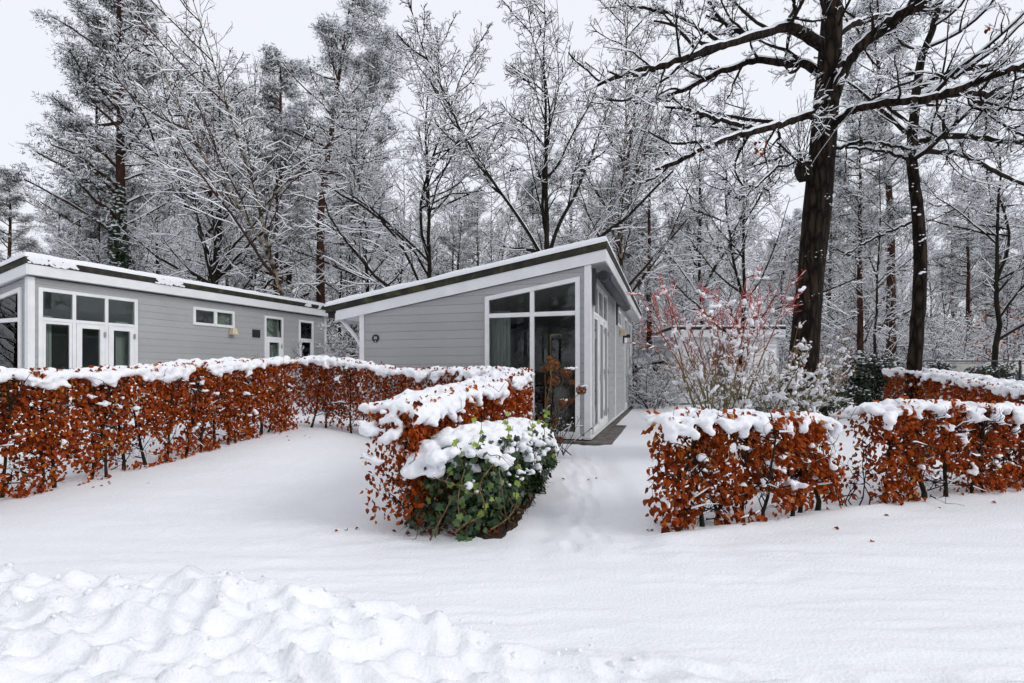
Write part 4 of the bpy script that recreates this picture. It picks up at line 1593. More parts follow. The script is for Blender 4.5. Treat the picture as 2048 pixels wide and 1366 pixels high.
def grow(rs, P, Rr, n, t0, t1, ang, lens, K, wig=.15, up=.0, rr=.6, rmin=.003, tip=.25, lenpow=.6, tbias=1.0, flat=0.0):
    """n children on each branch of (P, Rr): returns their points and radii"""
    P = np.asarray(P)
    Rr = np.asarray(Rr)
    m = len(P)
    pi = np.repeat(np.arange(m), n)
    j = np.tile(np.arange(n), m)
    t = t0 + (t1 - t0) * ((j + rs.random(len(pi))) / n) ** tbias
    p, r, T = interp_poly(P, Rr, pi, t)
    A = unit(np.cross(T, rand_dirs(len(pi), rs)))
    B = np.cross(T, A)
    if flat:
        hz = unit(np.cross(T, np.array([0, 0, 1.0])) + 1e-4)
        A = unit(A * (1 - flat) + hz * flat * rs.choice([-1, 1], len(pi))[:, None])
    th = np.radians(rs.normal(ang[0], ang[1], len(pi)))[:, None]
    d = unit(np.cos(th) * T + np.sin(th) * A)
    plen = np.linalg.norm(np.diff(P, axis=1), axis=2).sum(1)[pi]
    ln = rs.uniform(lens[0], lens[1], len(pi)) * plen * (1.12 - t) ** lenpow
    st = ln / (K - 1)
    pts = [p]
    for k in range(K - 1):
        d = unit(d + rs.normal(0, wig, d.shape) + np.array([0, 0, up]))
        pts.append(pts[-1] + d * st[:, None])
    q = np.stack(pts, 1)
    r0 = np.maximum(np.minimum(r * rr * rs.uniform(.75, 1.1, len(pi)), ln * .06), rmin)
    rad = r0[:, None] * (1 - (1 - tip) * np.linspace(0, 1, K))[None]
    return q, np.maximum(rad, rmin * .7)

def smooth_path(ctrl, radii, K, wob=0, rs=None):
    ctrl = np.asarray(ctrl, float)
    tt = np.linspace(0, len(ctrl) - 1, K)
    Q = np.stack([np.interp(tt, np.arange(len(ctrl)), ctrl[:, i]) for i in range(3)], -1)
    for _ in range(max(1, K // 10)):
        Q[1:-1] = .25 * Q[:-2] + .5 * Q[1:-1] + .25 * Q[2:]
    if wob:
        Q[1:-1] += rs.normal(0, wob, (K - 2, 3))
    return Q, np.interp(tt, np.arange(len(ctrl)), radii)

TW = dict(rmin=.0055)
def twig_levels(rs, g, P, Rr, n3, n4, l3, l4, snow, wig=.22, up=.02, bark=0, thick=1.0, K3=5, K4=4, tint=None, angs=((48, 14), (45, 16))):
    """two finest orders of twigs on the branches (P, Rr)"""
    q3, r3 = grow(rs, P, Rr, n3, .12, 1, angs[0], l3, K3, wig, up, .55, .0068 * thick)
    g.tubes(q3, r3, 4, snow, bark, 1, hmin=.25, cover=.93, rng=rs)
    q4, r4 = grow(rs, q3, r3, n4, .15, 1, angs[1], l4, K4, wig, up, .7, .0048 * thick, tip=.6)
    g.tubes(q4, r4, 4, snow * .72, bark, 1, hmin=.2, cover=.92, rng=rs)
    return q3, q4

def make_bare(name, label, seed, H=12.0, r0=.13, forks=(), limbs=22, lt=(.30, .97), lang=(52, 10), llen=(.30, .46), sub=7, n3=5, n4=4, wig=.13, up=.06, bark='oak_bark', droop=0.0, lean=0, twig_mat='twig_bark', snow=.030, thick=1.0, cat='tree', lpow=.7):
    """a leafless tree standing at the origin: trunk and crown"""
    rs = np.random.default_rng(seed)
    root = thing(name, label, cat)
    K = 16
    z = np.linspace(-.15, H, K)
    wob = np.cumsum(rs.normal(0, .026 * H / 8, (K, 2)), 0)
    wob[:2] = 0
    P = np.stack([wob[:, 0] + lean * (z.clip(0) / H) ** 1.3 * H, wob[:, 1], z], -1)
    Rr = r0 * (1 - .93 * (z.clip(0) / H) ** .75)
    Rr[0] *= 1.35
    tp, tr = [P], [Rr]
    for (t, az, an, ln, rr) in forks:            # leaders that split from the stem
        p, r, T = interp_poly(P[None], Rr[None], np.array([0]), np.array([t]))
        d = np.array([math.cos(az) * math.sin(R(an)), math.sin(az) * math.sin(R(an)), math.cos(R(an))])
        pts = [p[0]]
        for k in range(K - 1):
            d = unit(d + rs.normal(0, .085, 3) + np.array([0, 0, .02]))
            pts.append(pts[-1] + d * ln * H / (K - 1))
        tp.append(np.array(pts))
        tr.append(r[0] * rr * (1 - .88 * np.linspace(0, 1, K)))
    g = Geo()
    TP, TR = np.stack(tp), np.stack(tr)
    g.tubes(TP, TR, 9, snow=.02, hmin=.5, rng=rs)
    g2 = Geo()
    link('trunk', g.mesh('trunk', [M[bark], M['tree_snow']]), root)
    nl = max(6, int(limbs / len(TP) ** .75))
    q1, r1 = grow(rs, TP, TR, nl, lt[0], lt[1], lang, llen, 9, wig, up, .5, .011, lenpow=lpow)
    g2.tubes(q1, r1, 6, snow * 1.9, 0, 1, hmin=.18, rng=rs)
    q2, r2 = grow(rs, q1, r1, sub, .12, 1, (46, 12), (.28, .55), 6, wig * 1.2, up * .6 - droop, .6, .009 * thick)
    qx, rx = grow(rs, TP, TR, 26, .35, 1, (48, 12), (.07, .13), 6, wig * 1.2, up, .4, .009 * thick, lenpow=.3)
    q2, r2 = np.concatenate([q2, qx]), np.concatenate([r2, rx])
    g2.tubes(q2, r2, 4, snow * 1.25, 0, 1, hmin=.2, cover=.97, rng=rs)
    twig_levels(rs, g2, np.concatenate([q2, q1[:, [3, 4, 5, 6, 7, 8]]]), np.concatenate([r2, r1[:, [3, 4, 5, 6, 7, 8]]]), n3, n4, (.38, .80), (.45, .95), snow * .62, wig * 1.5, up * .3 - droop, K3=4, K4=3, thick=thick * 1.15)
    link('crown', g2.mesh('crown', [M[twig_mat], M['tree_snow']]), root)
    return root

def needle_clumps(rs, g, cen, rad, nn=70, blobs=3, ln=.115, wd=.016, white=.55):
    """pine foliage: tufts of needles, the upper ones loaded with snow"""
    n = len(cen)
    tv = np.array([(-.5, 0, 0), (.5, 0, 0), (.12, 1, 0), (-.12, 1, 0)])
    tt = np.array([(0, 1, 2), (0, 2, 3)])
    idx = np.repeat(np.arange(n), nn)
    d = rand_dirs(len(idx), rs)
    off = d * (rs.random(len(idx)) ** .5)[:, None] * rad[idx][:, None] * np.array([1, 1, .55])
    pos = cen[idx] + off
    dd = unit(d + rs.normal(0, .5, d.shape) + np.array([0, 0, .15]))
    rot = frames(dd, rs.normal(size=d.shape) * .6 + np.array([0, 0, 1.0]))
    sc = np.stack([wd * rs.uniform(.7, 1.6, len(idx)), ln * rs.uniform(.7, 1.3, len(idx)), np.ones(len(idx))], -1)
    hi = off[:, 2] / (rad[idx] * .55)
    w = rs.random(len(idx)) < np.clip(white * (.42 + 1.25 * hi), .02, .97)
    sc[w, 0] *= 1.7
    g.scatter(tv, tt, pos[~w], rot[~w], sc[~w], mi=0)
    g.scatter(tv, tt, pos[w], rot[w], sc[w], mi=1)
    if blobs:
        k = np.repeat(np.arange(n), blobs)
        o = rs.normal(0, .42, (len(k), 3)) * rad[k][:, None] * np.array([1, 1, .12])
        o[:, 2] += rad[k] * .36
        b = rad[k] * rs.uniform(.08, .20, len(k))
        g.scatter(ICO1, ICO1T, cen[k] + o, eye3(len(k)), np.stack([b * rs.uniform(.8, 1.5, len(k)), b * rs.uniform(.8, 1.5, len(k)), b * .42], -1), mi=1)

def make_pine(name, label, seed, H=14.0, r0=.2, crown=(.42, 1.0), limbs=26, llen=(.20, .32), nclump=9, crad=(.26, .50), bend=0, nn=70, white=.55, profile=1.0, dead=6, cat='tree', blobs=3):
    rs = np.random.default_rng(seed)
    root = thing(name, label, cat)
    K = 18
    z = np.linspace(-.15, H, K)
    wob = np.cumsum(rs.normal(0, .012 * H / 10, (K, 2)), 0)
    wob[:2] = 0
    P = np.stack([wob[:, 0] + bend * np.clip(z / H - .45, 0, 1) ** 1.2 * H, wob[:, 1], z], -1)
    Rr = r0 * (1 - .85 * (z.clip(0) / H) ** 1.1)
    Rr[0] *= 1.3
    g = Geo()
    g.tubes(P, Rr, 12, snow=0)
    link('trunk', g.mesh('trunk', [M['pine_bark'], M['tree_snow']]), root)
    gl = Geo()
    q1, r1 = grow(rs, P[None], Rr[None], limbs, crown[0], crown[1], (66, 12), llen, 8, .12, .045, .42, .018, lenpow=profile)
    gl.tubes(q1, r1, 5, .05, 0, 1, hmin=.3, rng=rs)
    q2, r2 = grow(rs, q1, r1, 5, .25, 1, (45, 14), (.28, .5), 5, .15, .05, .6, .012)
    gl.tubes(q2, r2, 4, .04, 0, 1, hmin=.3, rng=rs)
    if dead:
        q3, r3 = grow(rs, P[None], Rr[None], dead, .12, crown[0], (82, 12), (.08, .16), 6, .18, .0, .25, .012)
        gl.tubes(q3, r3, 4, .035, 0, 1, hmin=.3, rng=rs)
        q4, r4 = grow(rs, q3, r3, 6, .2, 1, (50, 14), (.3, .6), 4, .2, -.02, .6, .006)
        gl.tubes(q4, r4, 4, .025, 0, 1, hmin=.3, rng=rs)
    link('limbs', gl.mesh('limbs', [M['pine_limb'], M['tree_snow']]), root)
    allb = [q1[:, 3:].reshape(-1, 3), q2[:, 1:].reshape(-1, 3)]
    c = np.concatenate(allb)
    c = c[rs.permutation(len(c))[:limbs * nclump]]
    c = c + rs.normal(0, .12, c.shape)
    gn = Geo()
    needle_clumps(rs, gn, c, rs.uniform(crad[0], crad[1], len(c)), nn, blobs, white=white)
    link('crown', gn.mesh('crown', [M['pine_needle'], M['tree_snow']]), root)
    return root

PROTO = {}
def proto(key, root):
    PROTO[key] = root
    root['_used'] = 0
    return root
def plant(key, px, D, label, group=None, H=None, ytop=None, rz=None, natural=None, base=None, tilt=(0, 0), cat=None, y=None):
    """stand a copy of a kind of tree where pixel column px meets depth D"""
    p = PROTO[key]
    x = (px - PX) / F * D
    z = gz(x, D) - .05
    nat = HT[key]
    s = 1.0
    if ytop is not None:
        s = (CZ + (PY - ytop) / F * D) / nat
    if H:
        s = H / nat
    rz = random.uniform(0, 6.28) if rz is None else rz
    if p['_used'] == 0:
        p['_used'] = 1
        p.location, p.rotation_euler, p.scale = (x, D, z), (tilt[0], tilt[1], rz), (s, s, s)
        p['label'] = label
        if group:
            p['group'] = group
        r = p
    else:
        r = dup(p, (x, D, z), rz, s, label, group, tilt)
    return r

HT = dict(oak_a=12, oak_b=12, oak_c=12, birch=14, sap=7, thin=13, pine_a=16, pine_b=17, pine_c=13, spruce=14, brush=3.2, lean=12)
proto('oak_a', make_bare('oak_tree', '', 101, 12, .135, forks=((.36, .4, 22, .62, .8), (.36, 3.4, 27, .60, .75), (.42, 2.0, 16, .58, .7)), limbs=36, lt=(.22, .98), lang=(46, 11), llen=(.26, .46), sub=8, n3=4, n4=1))
proto('oak_b', make_bare('oak_tree', '', 102, 12, .125, forks=((.40, 2.6, 22, .6, .8), (.52, 5.4, 28, .45, .7)), limbs=34, lt=(.20, .98), lang=(54, 12), llen=(.30, .50), sub=8, n3=4, n4=1, up=.04))
proto('oak_c', make_bare('oak_tree', '', 103, 12, .105, forks=((.34, 1.2, 14, .64, .85),), limbs=34, lt=(.14, .98), lang=(62, 13), llen=(.24, .42), sub=8, n3=4, n4=1, up=.03))
proto('birch', make_bare('birch_tree', '', 104, 14, .095, limbs=44, lt=(.22, .99), lang=(40, 9), llen=(.20, .34), sub=8, n3=4, n4=1, wig=.09, up=.05, bark='birch_bark', droop=.05, twig_mat='red_twig_bark', snow=.024))
proto('thin', make_bare('bare_tree', '', 105, 13, .085, forks=((.45, .9, 14, .5, .75),), limbs=36, lt=(.10, .98), lang=(58, 14), llen=(.16, .30), sub=7, n3=4, n4=1, up=.05, twig_mat='red_twig_bark'))
proto('lean', make_bare('leaning_tree', '', 106, 12, .085, forks=((.28, 3.1, 30, .68, .8), (.45, .2, 20, .48, .7)), limbs=34, lt=(.2, .98), lang=(44, 12), llen=(.24, .42), sub=8, n3=4, n4=1, lean=-.26, bark='birch_bark', twig_mat='red_twig_bark'))
proto('sap', make_bare('young_tree', '', 107, 7, .045, limbs=30, lt=(.08, .98), lang=(60, 14), llen=(.20, .36), sub=7, n3=4, n4=1, up=.05))
proto('pine_a', make_pine('pine_tree', '', 201, 16, .22, (.32, 1.0), 54, (.14, .25), 14, (.22, .44), nn=58, profile=.7, white=.34, blobs=5))
proto('pine_b', make_pine('pine_tree', '', 202, 17, .22, (.55, 1.0), 34, (.16, .27), 11, (.22, .44), bend=.14, nn=66, profile=.5, white=.60, blobs=5))
proto('pine_c', make_pine('pine_tree', '', 203, 13, .15, (.50, 1.0), 28, (.16, .26), 10, (.20, .38), nn=58, profile=.6, white=.48))
proto('spruce', make_pine('fir_tree', '', 204, 14, .16, (.06, 1.0), 70, (.20, .30), 7, (.22, .36), nn=48, profile=1.0, white=.40, dead=0, blobs=2))

def make_brush(seed):
    """knee to head high thicket of snowy stems"""
    rs = np.random.default_rng(seed)
    root = thing('thicket', '', 'shrub')
    n = 26
    K = 7
    th = rs.uniform(0, 2 * np.pi, n)
    b = np.stack([np.cos(th), np.sin(th), np.zeros(n)], -1) * rs.uniform(0, .7, n)[:, None]
    d = unit(np.stack([np.cos(th) * .5, np.sin(th) * .5, np.ones(n)], -1) + rs.normal(0, .25, (n, 3)))
    P = [b]
    for k in range(K - 1):
        d = unit(d + rs.normal(0, .13, d.shape))
        P.append(P[-1] + d * rs.uniform(.25, .55, n)[:, None])
    P = np.stack(P, 1)
    Rr = rs.uniform(.010, .024, n)[:, None] * (1 - .8 * np.linspace(0, 1, K))[None]
    g = Geo()
    g.tubes(P, Rr, 5, .02, 0, 1, rng=rs)
    q2, r2 = grow(rs, P, Rr, 9, .15, 1, (50, 14), (.25, .5), 5, .2, .02, .6, .006)
    g.tubes(q2, r2, 4, .026, 0, 1, hmin=.2, rng=rs)
    twig_levels(rs, g, q2, r2, 4, 3, (.34, .7), (.4, .8), .020, .22, .0, K3=4, K4=3)
    link('stems', g.mesh('stems', [M['red_twig_bark'], M['tree_snow']]), root)
    return root
proto('brush', make_brush(301))

# --- the big oak, limb by limb
def big_oak():
    rs = np.random.default_rng(401)
    D = 11.0
    base = at(1606, 745, D)
    root = thing('oak_tree', 'massive dark oak right of the cabin, with thick snow lined limbs spreading both ways', 'tree', (base[0], D, gz(base[0], D)))
    px = [(1598, 880), (1601, 800), (1606, 740), (1612, 660), (1622, 540), (1634, 420), (1645, 300), (1653, 190), (1660, 100), (1664, 20), (1668, -60), (1680, -220), (1690, -420)]
    rw = [58, 46, 40, 36.5, 34, 32, 30, 28, 25.5, 22, 17, 13, 8]
    ctrl = [at(a, b, D) for a, b in px]
    P, Rr = smooth_path(ctrl, [w * (.80 if w < 34 else .68) / F * D for w in rw], 70)
    S = 40
    # ridged bark as real relief
    T = unit(np.gradient(P, axis=0))
    side = unit(np.cross(T, np.array([0, 1.0, 0])))
    Bn = np.cross(T, side)
    a = np.arange(S) * 2 * np.pi / S
    zz = np.linspace(0, 14, len(P))[:, None]
    ridge = fbm2(a[None] * 5 + .25 * zz, zz * .9 + 0 * a[None], 4, 5) * .055 + .05 * fbm2(np.cos(a)[None] * 1.5 + zz * .2, np.sin(a)[None] * 1.5 + zz * .25, 3, 6)
    ridge[:, -6:] = .5 * (ridge[:, -6:] + ridge[:, :6][:, ::-1])
    V = P[:, None] + (Rr[:, None] * (1 + ridge * 1.1))[..., None] * (np.cos(a)[None, :, None] * side[:, None] + np.sin(a)[None, :, None] * Bn[:, None])
    i = np.arange(len(P) * S).reshape(len(P), S)
    n = np.roll(i, -1, 1)
    q = np.stack([i[:-1], n[:-1], n[1:], i[1:]], -1).reshape(-1, 4)
    keep_world(link('trunk', np_mesh('trunk', V.reshape(-1, 3), q, mats=[M['big_oak_bark']])), root)
    # burl with sprouts on the left flank
    bc = at(1606, 345, D)
    g = Geo()
    bv = ICO2 * np.array([.17, .17, .24])
    bv = bv * (1 + .35 * fbm2(ICO2[:, 0] * 3 + ICO2[:, 2], ICO2[:, 1] * 3 - ICO2[:, 2], 3, 4))[:, None]
    g.add(bv + bc + np.array([-.0, -.05, 0]), t=ICO2T)
    keep_world(link('burl', g.mesh('burl', [M['oak_bark']])), root)
    # limbs: pixels and how far they come forward or go back
    limbs = [
        ([(1648, 95, 0), (1600, 62, -.2), (1570, 52, -.4), (1540, 66, -.6), (1490, 80, -.9), (1440, 92, -1.2), (1395, 108, -1.5), (1345, 128, -1.7), (1290, 140, -1.9), (1240, 152, -2.1), (1195, 172, -2.2)], [24, 21, 17, 14, 13, 11.5, 10, 9, 7.5, 6, 3.5]),
        ([(1652, 185, .0), (1636, 140, .1), (1600, 128, .2), (1560, 128, .3), (1510, 118, .5), (1470, 138, .6), (1420, 152, .7), (1370, 180, .8), (1330, 196, .8), (1270, 208, .9)], [17, 16, 15, 13, 11, 10, 8.5, 7, 5, 3]),
        ([(1642, 235, -.2), (1612, 232, -.5), (1570, 248, -.8), (1520, 262, -1.1), (1465, 275, -1.4), (1410, 296, -1.7), (1365, 320, -1.9), (1310, 340, -2.0)], [14, 13.5, 12, 10, 8, 6.5, 5, 3]),
        ([(1530, 262, -1.0), (1480, 252, -1.2), (1430, 238, -1.5), (1385, 222, -1.6), (1330, 215, -1.7)], [7, 6, 5, 4.2, 2.6]),
        ([(1556, 258, -.85), (1558, 285, -.85), (1562, 320, -.9), (1545, 345, -1.0), (1515, 372, -1.1), (1480, 400, -1.2)], [6, 5.5, 5, 4, 3, 2]),
        ([(1664, 215, -.2), (1680, 150, -.4), (1710, 105, -.5), (1750, 66, -.7), (1790, 38, -.8), (1840, 8, -1.0), (1890, -30, -1.2), (1960, -90, -1.4)], [22, 22, 21, 20, 19, 17, 15, 11]),
        ([(1655, 90, .3), (1700, 52, .7), (1745, 38, 1.1), (1790, 30, 1.4), (1850, 5, 1.9), (1930, -40, 2.3)], [14, 12, 10.5, 9, 7, 5]),
        ([(1668, 250, -.2), (1700, 222, -.5), (1745, 212, -.7), (1800, 205, -.9), (1855, 199, -1.1), (1900, 186, -1.3), (1950, 168, -1.5), (2000, 148, -1.7), (2060, 128, -1.9), (2160, 100, -2.2)], [14, 12.5, 11.5, 11, 11, 10.5, 9.5, 8.5, 7, 5]),
        ([(1880, 195, -1.2), (1930, 186, -1.0), (1975, 190, -.9), (2015, 198, -.8), (2060, 200, -.7), (2150, 190, -.5)], [8, 8, 7.5, 7, 6, 4]),
        ([(1930, 188, -1.0), (1960, 210, -.9), (1985, 222, -.8), (2000, 248, -.7), (2040, 268, -.6), (2110, 300, -.4)], [5, 5, 4.5, 4, 3.5, 2.5]),
        ([(1662, 20, .1), (1640, -60, .2), (1600, -150, .4), (1560, -260, .6)], [13, 11, 9, 6]),
        ([(1570, 50, -.4), (1590, 20, -.5), (1585, -10, -.6), (1560, -40, -.6), (1530, -90, -.6)], [8, 7, 6.5, 6, 4]),
        ([(1500, 78, -.8), (1470, 60, -.7), (1440, 40, -.6), (1420, 10, -.6), (1400, -40, -.5)], [7, 7, 6, 5, 3]),
        ([(1450, 90, -1.1), (1400, 60, -1.0), (1350, 30, -.9), (1300, 20, -.8), (1240, 10, -.8)], [6, 5, 4.5, 4, 2.5]),
        ([(1670, 300, -.1), (1720, 285, -.4), (1780, 292, -.6), (1830, 300, -.8)], [5, 4.5, 4, 2.5]),
    ]
    LP, LR = [], []
    for ctrl, w in limbs:
        c = [at(a, b, D + dd) for a, b, dd in ctrl]
        p, r = smooth_path(c, [k * .44 / F * D for k in w], 40, .012, rs)
        LP.append(p)
        LR.append(r)
        g = Geo()
        g.tubes(p, r, 12, snow=.07, hmin=.35, rng=rs)
        keep_world(link('limb', g.mesh('limb', [M['big_oak_bark'], M['snow']])), root)
    LP, LR = np.stack(LP), np.stack(LR)
    LP2 = np.concatenate([LP, smooth_path(ctrl=[at(a, b, D) for a, b in px[-6:]], radii=[w / F * D for w in rw[-6:]], K=40)[0][None]])
    LR2 = np.concatenate([LR, LR[:1]])
    g = Geo()
    q1, r1 = grow(rs, LP2, LR2, 10, .12, 1, (50, 13), (.22, .42), 10, .15, .05, .5, .011, lenpow=.5)
    g.tubes(q1, r1, 6, .036, 0, 1, hmin=.25, rng=rs)
    q2, r2 = grow(rs, np.concatenate([q1, LP2[:, 21:40:2]]), np.concatenate([r1, LR2[:, 21:40:2]]), 6, .12, 1, (48, 13), (.30, .6), 7, .19, .03, .6, .0075)
    g.tubes(q2, r2, 4, .028, 0, 1, hmin=.25, rng=rs)
    q3, r3 = grow(rs, q2, r2, 5, .15, 1, (48, 14), (.34, .7), 4, .22, .02, .6, .005)
    g.tubes(q3, r3, 4, .018, 0, 1, hmin=.22, cover=.9, rng=rs)
    q4, r4 = grow(rs, q3, r3, 2, .2, 1, (45, 14), (.45, .9), 3, .22, .02, .7, .0034)
    g.tubes(q4, r4, 4, .011, 0, 1, hmin=.2, cover=.9, rng=rs)
    keep_world(link('crown', g.mesh('crown', [M['twig_bark'], M['tree_snow']])), root)
    # sprouts from the burl and the flank
    g = Geo()
    n = 16
    b = bc + rs.normal(0, .07, (n, 3)) + np.array([-.08, -.1, .1])
    d = unit(np.stack([rs.normal(-.25, .45, n), rs.normal(-.3, .35, n), np.ones(n)], -1))
    P_ = [b]
    for k in range(8):
        d = unit(d + rs.normal(0, .08, d.shape))
        P_.append(P_[-1] + d * rs.uniform(.10, .26, n)[:, None])
    P_ = np.stack(P_, 1)
    R_ = np.broadcast_to(np.linspace(.011, .004, 9), P_.shape[:2])
    g.tubes(P_, R_, 4, .014, 0, 1, hmin=.2, rng=rs)
    q, r = grow(rs, P_, R_, 5, .3, 1, (40, 12), (.2, .4), 4, .18, .05, .7, .004)
    g.tubes(q, r, 4, .014, 0, 1, hmin=.2, rng=rs)
    # thin twigs hanging across the trunk
    tp = np.stack([at(1600 + 14 * k, 250 + 22 * k, D - .45) for k in range(4)])
    keep_world(link('sprouts', g.mesh('sprouts', [M['twig_bark'], M['tree_snow']])), root)
    # snow caught on the bark
    cen, rad = [], []
    for (a, b, m, sx, sy) in ((1640, 405, 16, 14, 7), (1618, 515, 12, 11, 9), (1660, 160, 5, 12, 5), (1652, 240, 7, 15, 30), (1640, 300, 4, 18, 12), (1610, 600, 6, 12, 8), (1650, 420, 4, 7, 10), (1600, 330, 5, 10, 6)):
        for k in range(m):
            aa, bb = a + rs.normal(0, sx * .7), b + rs.normal(0, sy * .7)
            t = np.interp(bb, [p[1] for p in px[::-1]], np.arange(len(px))[::-1])
            cx = np.interp(t, np.arange(len(px)), [p[0] for p in px])
            hw = np.interp(t, np.arange(len(px)), rw)
            o = np.clip((aa - cx) / hw, -.9, .9)
            p = at(aa, bb, D)
            p[1] -= hw / F * D * math.sqrt(1 - o * o) * 1.0
            r = rs.uniform(.006, .019)
            cen.append(p)
            rad.append((r * 1.5, r * .8, r * .75))
    keep_world(link('snow_patch', blob_mesh('snow_patch', cen, np.array(rad), .010, [M['snow']], 1, sub=1)), root)
    # last brown leaves
    g = Geo()
    pos = []
    for (a, b, n) in ((1522, 290, 12), (1512, 303, 6), (1408, 302, 3), (1962, 48, 2)):
        for k in range(n):
            pos.append(at(a + rs.normal(0, 9), b + rs.normal(0, 8), D - 1.3 + rs.normal(0, .1)))
    pos = np.array(pos)
    g.scatter(LEAF_V, LEAF_T, pos, frames(np.array([0, 0, -1.0]) + rs.normal(0, .4, pos.shape), rs.normal(size=pos.shape)), rs.uniform(.06, .09, len(pos)), rs.random(len(pos)) * .6)
    o = keep_world(link('foliage', g.mesh('foliage', [M['beech']], tint=True)), root)
    o['kind'] = 'stuff'
big_oak()

def second_trunk():
    rs = np.random.default_rng(402)
    D = 12.3
    px = [(1822, 860), (1826, 790), (1829, 720), (1836, 640), (1841, 560), (1840, 480), (1836, 420), (1828, 360), (1822, 310), (1826, 250), (1832, 190), (1838, 130), (1852, 90), (1868, 50), (1880, 0), (1892, -80), (1900, -180)]
    rw = [25, 20, 18.5, 18, 17.5, 16.5, 15.5, 14.3, 13.6, 12.8, 12, 11, 9.5, 8.5, 7.5, 6, 4]
    b = at(1826, 745, D)
    root = thing('hornbeam_tree', 'slender dark trunk behind the right hedge, crooked halfway up, with snowy level branches', 'tree', (b[0], D, gz(b[0], D)))
    P, Rr = smooth_path([at(a, c, D) for a, c in px], [w * .66 / F * D for w in rw], 60, .006, rs)
    g = Geo()
    g.tubes(P, Rr, 18, snow=0)
    keep_world(link('trunk', g.mesh('trunk', [M['big_oak_bark']])), root)
    limbs = [
        ([(1836, 286, 0), (1860, 278, -.2), (1900, 272, -.4), (1950, 276, -.6), (2000, 284, -.9), (2060, 286, -1.1), (2150, 290, -1.3)], [8, 7.5, 7, 6, 5.5, 5, 3]),
        ([(1838, 308, .1), (1870, 304, .3), (1910, 306, .4), (1950, 322, .5), (1990, 345, .6), (2030, 366, .7), (2090, 380, .8)], [6.5, 6, 6, 5.5, 5, 4, 3]),
        ([(1842, 175, 0), (1880, 150, -.3), (1930, 140, -.6), (1990, 130, -.9), (2060, 150, -1)], [6, 5.5, 5, 4, 3]),
        ([(1822, 322, .15), (1780, 304, .4), (1730, 298, .6), (1690, 296, .8)], [4.5, 4, 3.5, 2.4]),
        ([(1834, 440, 0), (1790, 460, .4), (1740, 480, .7), (1690, 510, 1)], [3.5, 3, 2.6, 2]),
        ([(1845, 210, 0), (1890, 190, .5), (1950, 170, 1.0), (2020, 140, 1.4)], [5, 4.5, 4, 3]),
    ]
    LP, LR = [], []
    for c, w in limbs:
        p, r = smooth_path([at(a, bb, D + dd) for a, bb, dd in c], [k * .62 / F * D for k in w], 22, .012, rs)
        LP.append(p)
        LR.append(r)
        g = Geo()
        g.tubes(p, r, 9, snow=.055, hmin=.3, rng=rs)
        keep_world(link('limb', g.mesh('limb', [M['oak_bark'], M['snow']])), root)
    tp, tr = smooth_path([at(a, c, D) for a, c in px[6:]], [w / F * D for w in rw[6:]], 22)
    LP = np.stack(LP + [tp])
    LR = np.stack(LR + [tr])
    g = Geo()
    q1, r1 = grow(rs, LP, LR, 10, .12, 1, (54, 13), (.24, .46), 8, .16, .03, .45, .010, lenpow=.5)
    g.tubes(q1, r1, 5, .036, 0, 1, hmin=.25, rng=rs)
    q2, r2 = grow(rs, q1, r1, 6, .15, 1, (48, 13), (.32, .6), 6, .18, .02, .6, .007)
    g.tubes(q2, r2, 4, .028, 0, 1, hmin=.22, rng=rs)
    twig_levels(rs, g, q2, r2, 4, 3, (.3, .6), (.35, .7), .02, .2, .01, thick=.8, K3=4, K4=3)
    keep_world(link('crown', g.mesh('crown', [M['twig_bark'], M['tree_snow']])), root)
    g = Geo()
    cen, rad = [], []
    for (a, bb, m) in ((1842, 478, 9), (1836, 420, 5), (1845, 540, 5), (1828, 372, 4), (1830, 335, 5)):
        for k in range(m):
            p = at(a + rs.normal(0, 7), bb + rs.normal(0, 6), D - .17)
            r = rs.uniform(.015, .04)
            cen.append(p)
            rad.append((r * 1.3, r, r * .7))
    keep_world(link('snow_patch', blob_mesh('snow_patch', cen, np.array(rad), .012, [M['snow']], 1, sub=1)), root)
second_trunk()

# --- trees one can tell apart
plant('oak_a', 1096, 17.5, 'many stemmed bare tree rising straight behind the cabin 32 roof, fanning to the top edge', ytop=-25, rz=.3)
plant('oak_b', 866, 18.5, 'snowy bare tree left of the roof peak, with a dark straight stem and raking limbs', ytop=95, rz=1.4)
plant('birch', 1236, 20, 'tall slim birch with a mottled yellowish stem just right of the cabin roof peak', ytop=-60, rz=.6)
plant('pine_c', 1300, 25, 'red stemmed pine right of the cabin eave, with a light frosted crown', ytop=255, rz=.8)
plant('pine_c', 1258, 30, 'thinner pine close beside the red stemmed one right of the cabin eave', ytop=300, rz=2.2)
plant('pine_b', 640, 23, 'tall pine with thick red brown trunk left of the cabin roof, snowy top bent right', ytop=-5, rz=R(20))
plant('lean', 596, 18, 'leaning multi stemmed birch whose stems rake to the upper left above the left cabin', ytop=-30, rz=.15)
plant('oak_c', 500, 20, 'dark leaning tree between the left cabin roof and the big left pine', ytop=60, rz=-.25, tilt=(0, R(-17)))
plant('pine_a', 238, 25, 'broad snow laden pine at upper left, reaching past the top of the photo', ytop=-120, rz=1.0)
plant('pine_c', 196, 27, 'red stemmed pine standing just left of the broad pine at upper left', ytop=150, rz=1.9)
plant('pine_a', 20, 40, 'low snowy pine at the far left edge above the left cabin roof', ytop=350, rz=4.0)
plant('pine_a', -60, 36, 'snowy pine cut off by the left edge of the photo', ytop=400, rz=2.0)
plant('oak_c', 1478, 17.5, 'straight thin black stemmed tree above the red twigged shrub', ytop=170, rz=2.0)
plant('pine_b', 1782, 24, 'red barked pine between the massive oak and the slender trunk, right hand of a pair', ytop=60, rz=R(200))
plant('pine_c', 1722, 22, 'shorter red barked pine just right of the massive oak', ytop=230, rz=.7)
